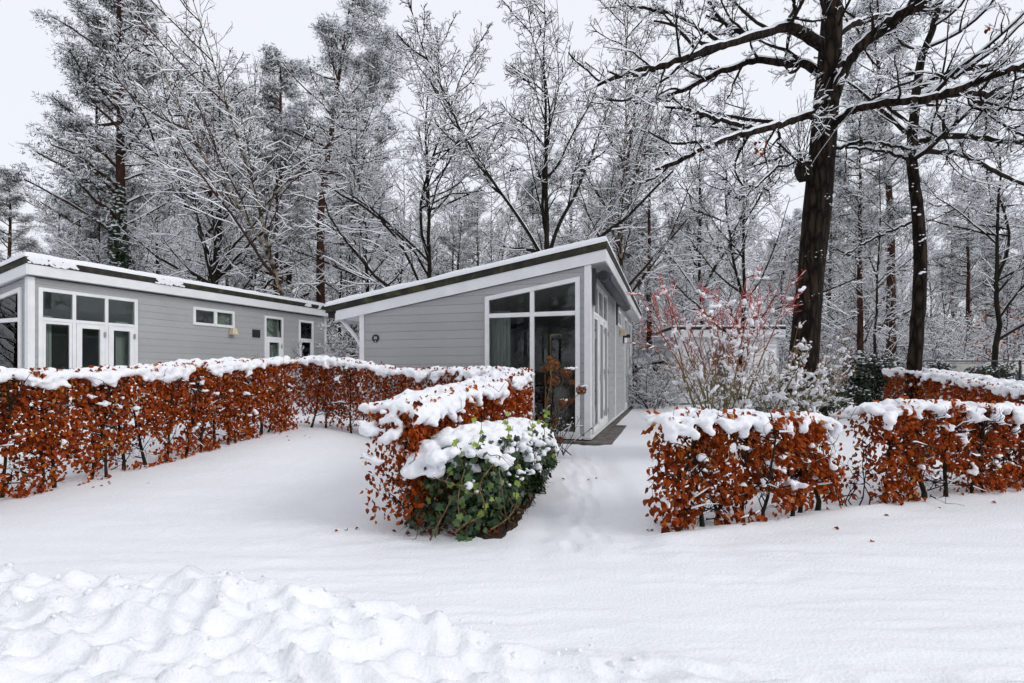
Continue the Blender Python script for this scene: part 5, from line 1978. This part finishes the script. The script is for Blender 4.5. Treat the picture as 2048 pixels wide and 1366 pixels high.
plant('thin', 1757, 21, 'dark bare stem between the two red barked pines', ytop=250, rz=1.0)
plant('oak_b', 1986, 19, 'bare tree near the right edge with a black stem forking upward behind the fence', ytop=190, rz=3.3)
plant('pine_b', 705, 27, 'pine behind the bent one, its white crown high left of the middle', ytop=60, rz=R(40))
plant('pine_a', 560, 33, 'grey green snowy pine filling the gap behind the leaning birch', ytop=120, rz=2.6)
plant('oak_c', 770, 21, 'slanting bare tree low behind the left end of the cabin 32 roof', ytop=240, rz=4.4, tilt=(0, R(14)))
plant('oak_a', 432, 22, 'bare tree with a dark trunk behind the middle of the left cabin roof', ytop=120, rz=3.9)
plant('spruce', 1660, 34, 'dark snowy fir behind the massive oak trunk', ytop=330, rz=.2)
plant('oak_a', 1400, 26, 'wide bare tree behind the red twigged shrub, left of the black stemmed tree', ytop=230, rz=5.2)

# ivy climbing the big left pine
def ivy_trunk():
    rs = np.random.default_rng(55)
    x, D = (238 - PX) / F * 25, 25
    root = thing('climbing_ivy', 'dark ivy sleeve climbing the trunk of the broad pine above the left cabin', 'ivy', (x, D, 0))
    n = 3800
    z = rs.uniform(2.5, 10.5, n)
    w = np.interp(z, [2.5, 6, 8, 10.5], [.62, .58, .42, .2])
    a = rs.uniform(0, 2 * np.pi, n)
    rr = w * rs.uniform(.55, 1.0, n)
    pos = np.stack([np.cos(a) * rr, np.sin(a) * rr, z], -1)
    out = np.stack([np.cos(a), np.sin(a), .4 + 0 * a], -1)
    g = Geo()
    sn = rs.random(n) < .2
    rot = frames(np.array([0, 0, -1.0]) + rs.normal(0, .5, (n, 3)), out + rs.normal(0, .4, (n, 3)))
    g.scatter(IVY_V, IVY_T, pos[~sn], rot[~sn], rs.uniform(.09, .17, (~sn).sum()), rs.random((~sn).sum()) * .6, mi=0)
    g.scatter(ICO1, ICO1T, pos[sn] + np.array([0, 0, .03]), eye3(sn.sum()), np.stack([rs.uniform(.04, .09, sn.sum())] * 2 + [rs.uniform(.02, .04, sn.sum())], -1), mi=1)
    o = link('foliage', g.mesh('foliage', [M['ivy'], M['tree_snow']], tint=True), root)
    o['kind'] = 'stuff'
    g = Geo()
    for k in range(5):
        a = rs.uniform(0, 6.28) + np.cumsum(rs.normal(0, .25, 14))
        zz = np.linspace(0, 9.5, 14)
        g.tubes(np.stack([.3 * np.cos(a), .3 * np.sin(a), zz], -1), np.linspace(.03, .01, 14), 5)
    link('stems', g.mesh('stems', [M['vine']]), root)
ivy_trunk()

# --- the wood behind
def wood():
    rs = random.Random(8)
    marks = [(-400, 'at the left edge'), (90, 'behind the left cabin corner'), (240, 'behind the triple window'), (380, 'behind the small twin window'), (520, 'behind the left cabin far end'), (660, 'behind the low roof end'), (800, 'behind the roof middle'),
             (960, 'behind the upper roof'), (1110, 'behind the roof peak'), (1250, 'beyond the right eave'), (1340, 'behind the red twigs'), (1480, 'behind the white shed'), (1575, 'behind the massive oak'), (1690, 'right of the massive oak'), (1850, 'right of the slender trunk'), (1960, 'behind the wire fence')]
    def where(px):
        return [m for p, m in marks if px >= p][-1]
    def depth(D):
        return 'near row' if D < 33 else ('middle row' if D < 50 else 'farthest row')
    def skyline(px):
        return np.interp(px, [-300, 70, 190, 420, 600, 760, 900, 1050, 1250, 1400, 1600, 1800, 2100, 2500], [470, 450, 300, 200, 230, 290, 390, 330, 370, 410, 390, 350, 360, 350])
    rows = [(25, 8), (30, 10), (36, 12), (44, 15), (54, 18), (66, 22), (82, 26)]
    for D, n in rows:
        for k in range(n):
            px = -200 + 2450 * (k + rs.uniform(.1, .9)) / n
            x = (px - PX) / F * D
            if D < 31 and (-9.5 < x < 7.5) and D < 24:
                continue
            yt = skyline(px) + rs.uniform(-30, 130)
            piney = rs.random() < (.30 if px < 700 else .20) + (.30 if D > 50 else 0)
            if piney:
                key = rs.choice(['pine_a', 'pine_b', 'pine_c', 'pine_c'] if D < 50 else ['pine_a', 'spruce', 'pine_c'])
                g_ = 'snowy conifers %s %s' % (depth(D), where(px))
                l_ = 'frosted conifer of the wood %s, %s' % (where(px), depth(D))
                g_ = 'snowy conifers %s, %s' % (where(px), depth(D))
            else:
                key = rs.choice(['oak_a', 'oak_b', 'oak_c', 'thin', 'birch', 'lean', 'thin'])
                kd = {'oak_a': 'spreading many stemmed', 'oak_b': 'wide raking', 'oak_c': 'level limbed', 'thin': 'slender', 'birch': 'fine twigged pale stemmed', 'lean': 'leaning'}[key]
                g_ = '%s bare trees %s %s' % (kd, depth(D), where(px))
                l_ = '%s bare tree %s, %s' % (kd, where(px), depth(D))
            o = plant(key, px, D + rs.uniform(-2.4, 2.4), l_, g_, ytop=yt)
            o.name = 'pine_tree' if piney else 'bare_tree'
    for k in range(150):
        D = rs.uniform(23, 75)
        px = -60 + 2200 * (k + rs.random()) / 150
        if rs.random() < .5:
            px = rs.uniform(-60, 2140)
        o = plant('brush', px, D, 'snowy bare thicket %s, %s' % (where(px), depth(D)), 'thickets %s %s' % (depth(D), where(px)), H=rs.uniform(2.6, 4.6) * (1 + .012 * (D - 23)))
    for k in range(26):
        D = rs.uniform(34, 58)
        px = 1230 + 880 * (k + rs.random()) / 26 if k < 20 else rs.uniform(60, 700)
        o = plant('spruce', px, D, 'low snowy fir under the taller trees %s, %s' % (where(px), depth(D)), 'low firs %s, %s' % (where(px), depth(D)), H=rs.uniform(5, 9))
        o.name = 'fir_tree'
    for k in range(40):
        D = rs.uniform(25, 42)
        px = 1225 + 900 * (k + rs.random()) / 40
        plant('brush', px, D, 'snowy bare thicket %s, %s' % (where(px), depth(D)), 'thickets %s %s' % (depth(D), where(px)), H=rs.uniform(3.6, 6.2))
    for k in range(74):
        D = rs.uniform(22, 34) if k < 16 else rs.uniform(36, 80)
        px = 20 + 2050 * (k % 37 + rs.random()) / 37
        plant('sap', px, D, 'low young bare tree %s, %s' % (where(px), depth(D)), 'young trees %s %s' % (depth(D), where(px)), H=rs.uniform(5, 8) if k < 16 else rs.uniform(8, 13))
wood()

def wood_behind():
    rs = random.Random(31)
    for k in range(96):
        x = -60 + 120 * ((k % 48) + rs.random()) / 48
        y = -rs.uniform(15, 27) if k < 48 else -rs.uniform(29, 46)
        key = rs.choice(['oak_a', 'pine_a', 'spruce', 'spruce', 'spruce', 'pine_a'])
        p = PROTO[key]
        s_ = (rs.uniform(10, 14) if k < 48 else rs.uniform(15, 20)) / HT[key]
        pine = key in ('pine_a', 'spruce', 'pine_c')
        o = dup(p, (x, y, -.1), rs.uniform(0, 6.28), s_, 'snowy evergreen across the road, mirrored in the window panes' if pine else 'bare tree across the road, mirrored in the window panes', 'evergreens across the road' if pine else 'bare trees across the road')
        o.name = 'pine_tree' if pine else 'bare_tree'
    for k in range(16):
        dup(PROTO['brush'], (-30 + 60 * (k + rs.random()) / 16, -rs.uniform(12, 22), -.1), rs.uniform(0, 6), rs.uniform(.8, 1.4), 'snowy thicket across the road, mirrored in the window panes', 'thickets across the road')
wood_behind()

# ------------------------------------------------------------------ garden shrubs
def red_shrub(label, px, D, seed, nst, spread, hts, lean=(0, 0), clumps=120, red0=1.0):
    rs = np.random.default_rng(seed)
    b = at(px, 745, D)
    gz0 = gz(b[0], D)
    root = thing('red_twig_shrub', label, 'shrub', (b[0], D, gz0))
    K = 10
    th = np.arange(nst) * 2.4 + rs.normal(0, .3, nst)
    P0 = np.stack([np.cos(th) * .10, np.sin(th) * .10, np.zeros(nst)], -1) * rs.uniform(.4, 1.6, nst)[:, None]
    sp = rs.uniform(spread[0], spread[1], nst)
    d = unit(np.stack([np.cos(th) * sp + lean[0], np.sin(th) * sp * .8 + lean[1], np.ones(nst)], -1))
    ln = rs.uniform(hts[0], hts[1], nst) / K
    pts = [P0]
    for k in range(K - 1):
        d = unit(d + rs.normal(0, .085, d.shape) + np.array([0, 0, .045]))
        pts.append(pts[-1] + d * ln[:, None])
    P = np.stack(pts, 1)
    Rr = rs.uniform(.012, .022, nst)[:, None] * (1 - .75 * np.linspace(0, 1, K))[None]
    g = Geo()
    zt = lambda q: np.clip((q[..., 2] - red0) / 1.3, 0, 1) ** .8
    g.tubes(P, Rr, 6, .014, 0, 1, hmin=.45, cover=.6, tint=.85 * zt(P), rng=rs)
    q2, r2 = grow(rs, P, Rr, 7, .18, 1, (40, 12), (.24, .46), 7, .11, .07, .6, .006)
    g.tubes(q2, r2, 5, .014, 0, 1, hmin=.4, cover=.55, tint=.9 * zt(q2), rng=rs)
    q3, r3 = grow(rs, q2, r2, 7, .2, 1, (38, 12), (.30, .55), 5, .10, .08, .65, .0042)
    g.tubes(q3, r3, 4, .012, 0, 1, hmin=.5, cover=.4, tint=zt(q3), rng=rs)
    q4, r4 = grow(rs, q3, r3, 3, .3, 1, (36, 12), (.35, .6), 4, .10, .08, .7, .0032)
    g.tubes(q4, r4, 3, 0, tint=zt(q4))
    link('stems', g.mesh('stems', [M['dog_stem'], M['tree_snow']], tint=True), root)
    cen, rad = [], []
    pool = [q2[:, 0], q2[:, 3], P[:, 4], P[:, 6], q3[:, 0], q2[:, 2], q3[:, 2]]
    for k in range(clumps):
        a = pool[int(rs.integers(len(pool)))]
        p = a[int(rs.integers(len(a)))]
        big = rs.random() ** 2.2
        m = int(2 + 6 * big)
        ax = rs.normal(0, 1, 3) * np.array([1, 1, .7])
        ax /= np.linalg.norm(ax)
        for j in range(m):
            r = rs.uniform(.011, .023) * (1 + .6 * big)
            o = ax * rs.normal(0, .026 + .05 * big) + rs.normal(0, .010, 3)
            cen.append(p + o + np.array([0, 0, .016]))
            rad.append((r, r, r * .82))
    link('snow_clumps', blob_mesh('snow_clumps', cen, np.array(rad), .018, [M['snow']], 1, .012), root)
    return root
red_shrub('tall red twigged shrub with snow clumps, left one behind the right hedge', 1425, 7.6, 61, 13, (.05, .34), (2.2, 3.3), (.0, 0), 400, .90)
red_shrub('lower olive stemmed shrub loaded with snow, middle one in front of the white shed', 1500, 7.9, 62, 11, (.20, .70), (1.6, 2.4), (.05, 0), 430, 1.5)
red_shrub('red tipped shrub spreading to the right before the massive oak trunk', 1580, 7.7, 63, 10, (.25, .70), (1.4, 2.0), (.10, 0), 340, .90)

def hydrangea():
    rs = np.random.default_rng(91)
    D = 8.05
    b = at(1098, 745, D)
    root = thing('hydrangea', 'dried hydrangea with brown flower heads before the tall front window', 'plant', (b[0], D, 0))
    heads = [(1107, 731, .112), (1131, 746, .108), (1108, 761, .108), (1162, 780, .095), (1125, 806, .078), (1089, 737, .062), (1100, 719, .066), (1144, 765, .045), (1141, 802, .05), (1082, 838, .05), (1112, 843, .04), (1096, 800, .04), (1120, 878, .045)]
    for a, c, r in heads:
        p = at(a, c, D + rs.uniform(-.25, .15))
        g = Geo()
        n = int(70 + 1100 * r)
        d = rand_dirs(n, rs)
        pos = p + d * (r * rs.uniform(.65, 1.0, n))[:, None] * np.array([1, 1, .88])
        rot = frames(np.cross(d, rand_dirs(n, rs)), d + rs.normal(0, .4, d.shape))
        g.scatter(LEAF_V * np.array([1.5, 1, 1]), LEAF_T, pos, rot, rs.uniform(.018, .030, n), rs.random(n))
        h = keep_world(link('flower_head', g.mesh('flower_head', [M['petal']], tint=True)), root)
        if r > .07 and a > 1110:
            k = 7
            cen = p + rs.normal(0, .35, (k, 3)) * r * np.array([1, 1, .2]) + np.array([.55 * r, 0, r * .62])
            o = link('snow', blob_mesh('snow', cen, rs.uniform(.12, .26, k) * r * 1.3, .010, [M['snow']], 1, sub=1))
            o.parent = h
        s0 = np.array([b[0] + rs.normal(0, .07), D + .05 + rs.normal(0, .05), 0])
        mid = .5 * (s0 + p) + np.array([rs.normal(0, .06) - .25 * (p[0] - s0[0]), 0, .05])
        P, Rr = smooth_path([s0, mid, p], [.009, .007, .004], 14, .006, rs)
        g = Geo()
        g.tubes(P, Rr, 6)
        keep_world(link('stem', g.mesh('stem', [M['dry_stem'] if rs.random() < .5 else M['hedge_stem']])), root)
    g = Geo()
    n = 34
    P = [np.stack([b[0] + rs.normal(-.08, .20, n), D + rs.normal(0, .12, n), np.zeros(n)], -1)]
    d = unit(np.stack([rs.normal(0, .30, n), rs.normal(0, .2, n), np.ones(n)], -1))
    for k in range(7):
        d = unit(d + rs.normal(0, .09, d.shape))
        P.append(P[-1] + d * rs.uniform(.06, .15, n)[:, None])
    P = np.stack(P, 1)
    g.tubes(P, np.broadcast_to(np.linspace(.006, .003, 8), P.shape[:2]), 5, .012, 0, 1, hmin=.4, cover=.5, rng=rs)
    q, r = grow(rs, P, np.full(P.shape[:2], .004), 5, .3, 1, (45, 12), (.15, .3), 4, .15, .05, .7, .003)
    g.tubes(q, r, 4, .012, 0, 1, hmin=.35, cover=.6, rng=rs)
    keep_world(link('twigs', g.mesh('twigs', [M['hedge_twig'], M['snow']])), root)
hydrangea()

def evergreen(label, px, D, half, top, seed, n=2600, size=.075, snow=.33, depth=.7):
    rs = np.random.default_rng(seed)
    b = at(px, 745, D)
    z0 = gz(b[0], D)
    root = thing('evergreen_bush', label, 'bush', (b[0], D, z0))
    # several rounded boughs
    nb = 16
    cb = np.stack([rs.uniform(-.75, .75, nb) * half, rs.uniform(-.6, .6, nb) * half * depth, rs.uniform(.15, .82, nb) * top], -1)
    rb = rs.uniform(.28, .46, nb) * half
    k = rs.integers(0, nb, n)
    d = rand_dirs(n, rs)
    pos = cb[k] + d * (rb[k] * rs.uniform(.6, 1.05, n))[:, None]
    pos[:, 2] = np.abs(pos[:, 2])
    rot = frames(d * .6 + np.array([0, 0, -.35]) + rs.normal(0, .45, (n, 3)), d + np.array([0, 0, .7]) + rs.normal(0, .35, (n, 3)))
    g = Geo()
    g.scatter(LEAF6_V * np.array([.75, 1, 1]), LEAF6_T, pos, rot, size * rs.uniform(.7, 1.3, n), rs.random(n), mi=0)
    sn = (rs.random(n) < snow) & (d[:, 2] > -.1)
    g.scatter(ICO1, ICO1T, pos[sn] + np.array([0, 0, size * .25]), eye3(sn.sum()), np.stack([size * rs.uniform(.28, .6, sn.sum()), size * rs.uniform(.28, .6, sn.sum()), size * rs.uniform(.14, .26, sn.sum())], -1), mi=1)
    o = link('foliage', g.mesh('foliage', [M['evergreen'], M['tree_snow']], tint=True), root)
    o['kind'] = 'stuff'
    g = Geo()
    for j in range(nb):
        P, Rr = smooth_path([(rs.normal(0, .06), rs.normal(0, .06), -.02), cb[j] * np.array([.5, .5, .55]), cb[j]], [.022, .015, .008], 10)
        g.tubes(P, Rr, 5)
    link('stems', g.mesh('stems', [M['hedge_stem']]), root)
evergreen('large dark snow speckled evergreen bush left of the slender trunk', 1746, 14.5, .86, 1.72, 71, 5200, .095)
evergreen('small rounded evergreen bush just right of the slender trunk', 1878, 15.0, .62, 1.62, 72, 2600, .08)
evergreen('evergreen sprig bush before the pale caravan at the right', 1988, 14.6, .42, 1.45, 73, 1300, .085, .22)
evergreen('little leafy evergreen behind the wire fence, left of the pale caravan', 1935, 16.5, .42, 1.42, 74, 1100, .08, .3)
evergreen('low evergreen under the massive oak, left of its foot', 1556, 12.5, .55, 1.25, 75, 1500, .08, .5)
evergreen('small snowy evergreen right of the massive oak foot', 1648, 13.5, .45, 1.35, 76, 1400, .075, .45)

# ------------------------------------------------------------------ things behind the garden
def shed():
    D = 20.5
    a, b_ = at(1347, 745, D), at(1552, 745, D)
    wd = b_[0] - a[0]
    root = thing('shed', 'white flat roofed shed with a grey door behind the red twigged shrub', 'shed', (a[0], D, gz(a[0] + 2, D)), R(-3))
    mp = lambda x, z, d: (x, -d, z)
    dr = box_rect(1.42, 2.02, .05, 2.28)
    rows = []
    wall = Prisms(mp)
    for p in subtract([box_rect(0, wd, 0, 2.72)], dr):
        wall.add(p, -.08, 0)
    wall = wall.obj('wall', M['shed'], root)
    z = .05
    while z < 2.6:
        for p in subtract([box_rect(.10, wd - .10, z, z + .172)], box_rect(1.36, 2.08, .0, 2.34)):
            Prisms(mp).add(p, .001, .014).obj('plank', M['shed'], wall)
        z += .185
    solid('side_wall', M['shed'], root, [(0, .08, .0, 3.0, 0, 2.72), (wd - .08, wd, 0, 3.0, 0, 2.72)])
    solid('rear_wall', M['shed'], root, [(.081, wd - .081, 2.92, 3.0, 0, 2.72)])
    solid('fascia', M['white'], root, [(-.16, wd + .16, -.24, -.20, 2.62, 2.92), (-.16, -.12, -.199, 3.1, 2.62, 2.92), (wd + .12, wd + .16, -.199, 3.1, 2.62, 2.92)], .005)
    solid('roof', M['roof_black'], root, [(-.18, wd + .18, -.26, 3.15, 2.923, 3.02)], .01)
    solid('roof_snow', M['snow'], root, [(-.17, wd + .17, -.25, 3.14, 3.022, 3.10)], .035)
    fr = Prisms(mp).ring(box_rect(1.36, 2.08, .0, 2.34), .055, -.03, .03).obj('door_frame', M['white'], root, .005)
    d = Prisms(mp).add(dr, -.06, -.03).obj('door', M['shed_door'], root)
    Prisms(mp).add(box_rect(1.52, 1.92, 1.15, 2.1), -.029, -.024).obj('pane', M['caravan_glass'], d)
    Prisms(mp).add(box_rect(1.47, 1.51, 1.0, 1.12), -.029, .0).obj('handle', M['chrome'], d)
shed()

def wood_store():
    D = 22
    a = at(1272, 745, D)
    root = thing('wood_store', 'low brown timber store with a snowy roof right of cabin 32', 'shed', (a[0], D, gz(a[0], D)), R(-12))
    for k in range(9):
        solid('board', M['wood'], root, [(.0 + k * .145, .138 + k * .145, 0, .03, .05, 1.55)], .004)
    solid('post', M['wood'], root, [(-.04, .05, .04, .12, -.1, 1.6)], .004)
    solid('post', M['wood'], root, [(1.27, 1.36, .04, .12, -.1, 1.6)], .004)
    bm_o = solid('roof', M['roof_black'], root, [(-.2, 1.5, -.3, 1.3, 1.58, 1.64)], .01)
    bm_o.rotation_euler = (R(8), R(-9), 0)
    sn = solid('roof_snow', M['snow'], root, [(-.19, 1.49, -.29, 1.29, 1.642, 1.75)], .04)
    sn.rotation_euler = (R(8), R(-9), 0)
wood_store()

def rounded_box(bm, x0, x1, y0, y1, z0, z1, bev):
    vs = [bm.verts.new(p) for p in ((x0, y0, z0), (x1, y0, z0), (x1, y1, z0), (x0, y1, z0), (x0, y0, z1), (x1, y0, z1), (x1, y1, z1), (x0, y1, z1))]
    for f in ((0, 3, 2, 1), (4, 5, 6, 7), (0, 1, 5, 4), (1, 2, 6, 5), (2, 3, 7, 6), (3, 0, 4, 7)):
        bm.faces.new([vs[i] for i in f])

def caravan(label, pxa, pxb, D, zt, rz):
    a, b = at(pxa, 745, D), at(pxb, 745, D)
    Lc = b[0] - a[0]
    root = thing('caravan', label, 'caravan', (a[0], D, gz(a[0], D)), rz)
    solid('body', M['caravan'], root, [(0, Lc, 0, 2.1, .42, zt)], .16)
    solid('chassis', M['black'], root, [(.2, Lc - .2, .2, 1.9, .25, .43)], .02)
    solid('roof_snow', M['snow'], root, [(.06, Lc - .06, .05, 2.05, zt - .01, zt + .13)], .06)
    n = max(1, int(Lc / 1.5))
    for k in range(n):
        x = .5 + k * (Lc - 1.0) / max(1, n)
        fr = solid('window', M['white'], root, [(x, x + .85, -.03, .005, zt - 1.0, zt - .42)], .03)
        solid('pane', M['caravan_glass'], fr, [(x + .06, x + .79, -.045, -.031, zt - .94, zt - .48)], .02)
    solid('stripe', M['anthracite'], root, [(.18, Lc - .18, -.012, .004, zt - 1.18, zt - 1.12)])
    for x in (Lc * .45, Lc * .62):
        bm = bmesh.new()
        bmesh.ops.create_cone(bm, cap_ends=True, segments=24, radius1=.31, radius2=.31, depth=.18, matrix=Matrix.Translation((x, .12, .31)) @ Matrix.Rotation(R(90), 4, 'X'))
        me = bpy.data.meshes.new('wheel')
        bm.to_mesh(me)
        bm.free()
        me.materials.append(M['black'])
        w = link('wheel', me, root)
        bm = bmesh.new()
        bmesh.ops.create_cone(bm, cap_ends=True, segments=20, radius1=.18, radius2=.16, depth=.03, matrix=Matrix.Translation((x, .018, .31)) @ Matrix.Rotation(R(90), 4, 'X'))
        me = bpy.data.meshes.new('rim')
        bm.to_mesh(me)
        bm.free()
        me.materials.append(M['chrome'])
        link('rim', me, w)
caravan('pale caravan with a snowy roof behind the wire fence at the right edge', 1915, 2130, 21, 1.62, R(2))
caravan('white caravan far back between the massive oak and the evergreen bush', 1622, 1712, 27, 1.50, R(4))

def fence():
    D = 15.6
    a, b = at(1838, 745, D), at(2150, 745, D)
    z0 = .0
    root = thing('wire_fence', 'black wire mesh fence with a top rail behind the curving hedge', 'fence', (a[0], D, gz(a[0], D)))
    L_ = b[0] - a[0]
    top = 1.46
    for k in range(3):
        x = 3.06 * k + .02
        tube_obj('post', M['black'], [(x, 0, -.2), (x, 0, top + .02)], .035, 10, root)
    tube_obj('rail', M['black'], [(0, 0, top), (L_, 0, top)], .022, 8, root)
    g = Geo()
    s_ = .075
    n = int((L_ + top) / s_)
    for k in range(n):
        for sg in (1, -1):
            x0 = -top + k * s_ if sg > 0 else k * s_
            P = [(x0, .004 * sg, 0), (x0 + sg * top, .004 * sg, top)]
            xs_ = np.array([p[0] for p in P])
            lo, hi = 0.0, L_
            t0, t1 = 0.0, 1.0
            dx = xs_[1] - xs_[0]
            ta, tb = (lo - xs_[0]) / dx, (hi - xs_[0]) / dx
            t0, t1 = max(0, min(ta, tb)), min(1, max(ta, tb))
            if t1 - t0 < .02:
                continue
            A = np.array(P[0]) + (np.array(P[1]) - np.array(P[0])) * t0
            B = np.array(P[0]) + (np.array(P[1]) - np.array(P[0])) * t1
            g.tubes(np.stack([A, B]), np.array([.0022, .0022]), 3)
    o = link('mesh', g.mesh('mesh', [M['wire']]), root)
    o['kind'] = 'stuff'
fence()

def orange_sapling(label, px, D, H, seed, n=420):
    rs = np.random.default_rng(seed)
    p = PROTO['sap']
    b = at(px, 745, D)
    root = dup(p, (b[0], D, gz(b[0], D)), rs.uniform(0, 6), H / 7.0, label)
    if 'group' in root:
        del root['group']
    root.name = 'beech_tree'
    g = Geo()
    th = rs.uniform(0, 2 * np.pi, n)
    r = rs.random(n) ** .6 * 1.9
    z = rs.uniform(1.6, 5.2, n)
    pos = np.stack([np.cos(th) * r, np.sin(th) * r, z - .12 * r], -1)
    keep = vnoise3(pos[:, 0] * 1.6, pos[:, 1] * 1.6, pos[:, 2] * 2.6, seed) > .48
    pos = pos[keep]
    g.scatter(LEAF_V, LEAF_T, pos, frames(np.array([0, 0, -1.0]) + rs.normal(0, .5, pos.shape), rs.normal(size=pos.shape)), rs.uniform(.09, .15, len(pos)), rs.random(len(pos)))
    o = link('foliage', g.mesh('foliage', [M['beech']], tint=True), root)
    o['kind'] = 'stuff'
orange_sapling('young tree still holding orange leaves at the right edge behind the caravan', 2015, 20, 5.4, 5)
orange_sapling('young tree with a few orange leaves left behind the evergreen bush', 1690, 25, 4.6, 6, 260)
plant('brush', 1300, 18.6, 'dark snowy bare bush standing right beside the far corner of cabin 32', H=2.5)
PROTO['brush']
plant('brush', 1335, 20.0, 'bare snowy bush between the wood store and the white shed', H=2.2)
plant('brush', 700, 19.0, 'bare snowy bush in the gap between the two cabins', H=3.4)
plant('sap', 1265, 21.5, 'young bare tree right behind the far corner of cabin 32', H=4.8)

# the cabin across the road, seen mirrored in the tall front window, and trees beyond the left cabin
across = build_cabin('holiday_cabin', 'grey cabin across the road, seen only as a reflection in the tall front window', (-2.2, -11.5, 0), R(180), 9.0, [], [])
for k, (x, y, key) in enumerate(((-24, 4, 'spruce'), (-27, 7, 'pine_a'), (-25, 10.5, 'spruce'), (-30, 13, 'pine_a'), (-26, 1, 'oak_a'), (-31, 4, 'spruce'), (-29, 9, 'pine_c'))):
    dup(PROTO[key], (x, y, -.1), k * 1.3, 11 / HT[key], 'snowy tree beyond the left cabin, mirrored in its end window', 'trees beyond the left cabin')

# a few fallen leaves and twigs lying on the open snow
def litter():
    rs = np.random.default_rng(123)
    g = Geo()
    spots = [(-3.7, 8.3, .35, 6), (-4.5, 5.8, .25, 6), (1.2, 4.25, .15, 5), (2.2, 4.45, .5, 9), (4.4, 5.1, .7, 8), (-1.15, 4.15, .15, 6), (.6, 6.5, .5, 3)]
    for cx, cy, sp, n in spots:
        x, y = cx + rs.normal(0, sp, n), cy + rs.normal(0, sp * .6, n)
        p = np.stack([x, y, ground_h(x, y) + .008], -1)
        g.scatter(LEAF_V, LEAF_T, p, frames(rs.normal(size=(n, 3)) * np.array([1, 1, .12]), np.array([0, 0, 1.0]) + rs.normal(0, .35, (n, 3))), rs.uniform(.028, .05, n), rs.random(n) * .6)
    o = link('fallen_leaves', g.mesh('fallen_leaves', [M['beech']], tint=True))
    o['kind'] = 'stuff'
    tag(o, 'scattered brown leaves lying on the open snow', 'fallen leaves')
litter()

def crumbs():
    rs = np.random.default_rng(321)
    g = Geo()
    n = 420
    x = rs.uniform(-3, .6, n)
    y = 2.74 - .09 * (x + 2.65) - .13 * sstep(-1.4, .2, x) + rs.normal(-.25, .28, n)
    r = rs.exponential(.006, n).clip(.003, .018)
    v = ICO1 * (1 + .35 * rs.normal(size=(len(ICO1), 1)).clip(-1, 1))
    g.scatter(v, ICO1T, np.stack([x, y, ground_h(x, y) + r * .05], -1), frames(rand_dirs(n, rs), rand_dirs(n, rs)), np.stack([r, r * rs.uniform(.6, 1, n), r * rs.uniform(.5, .9, n)], -1))
    o = link('snow_crumbs', g.mesh('snow_crumbs', [M['snow']]))
    o['kind'] = 'stuff'
    tag(o, 'loose crumbs of snow on the ploughed bank at lower left', 'snow crumbs')
crumbs()
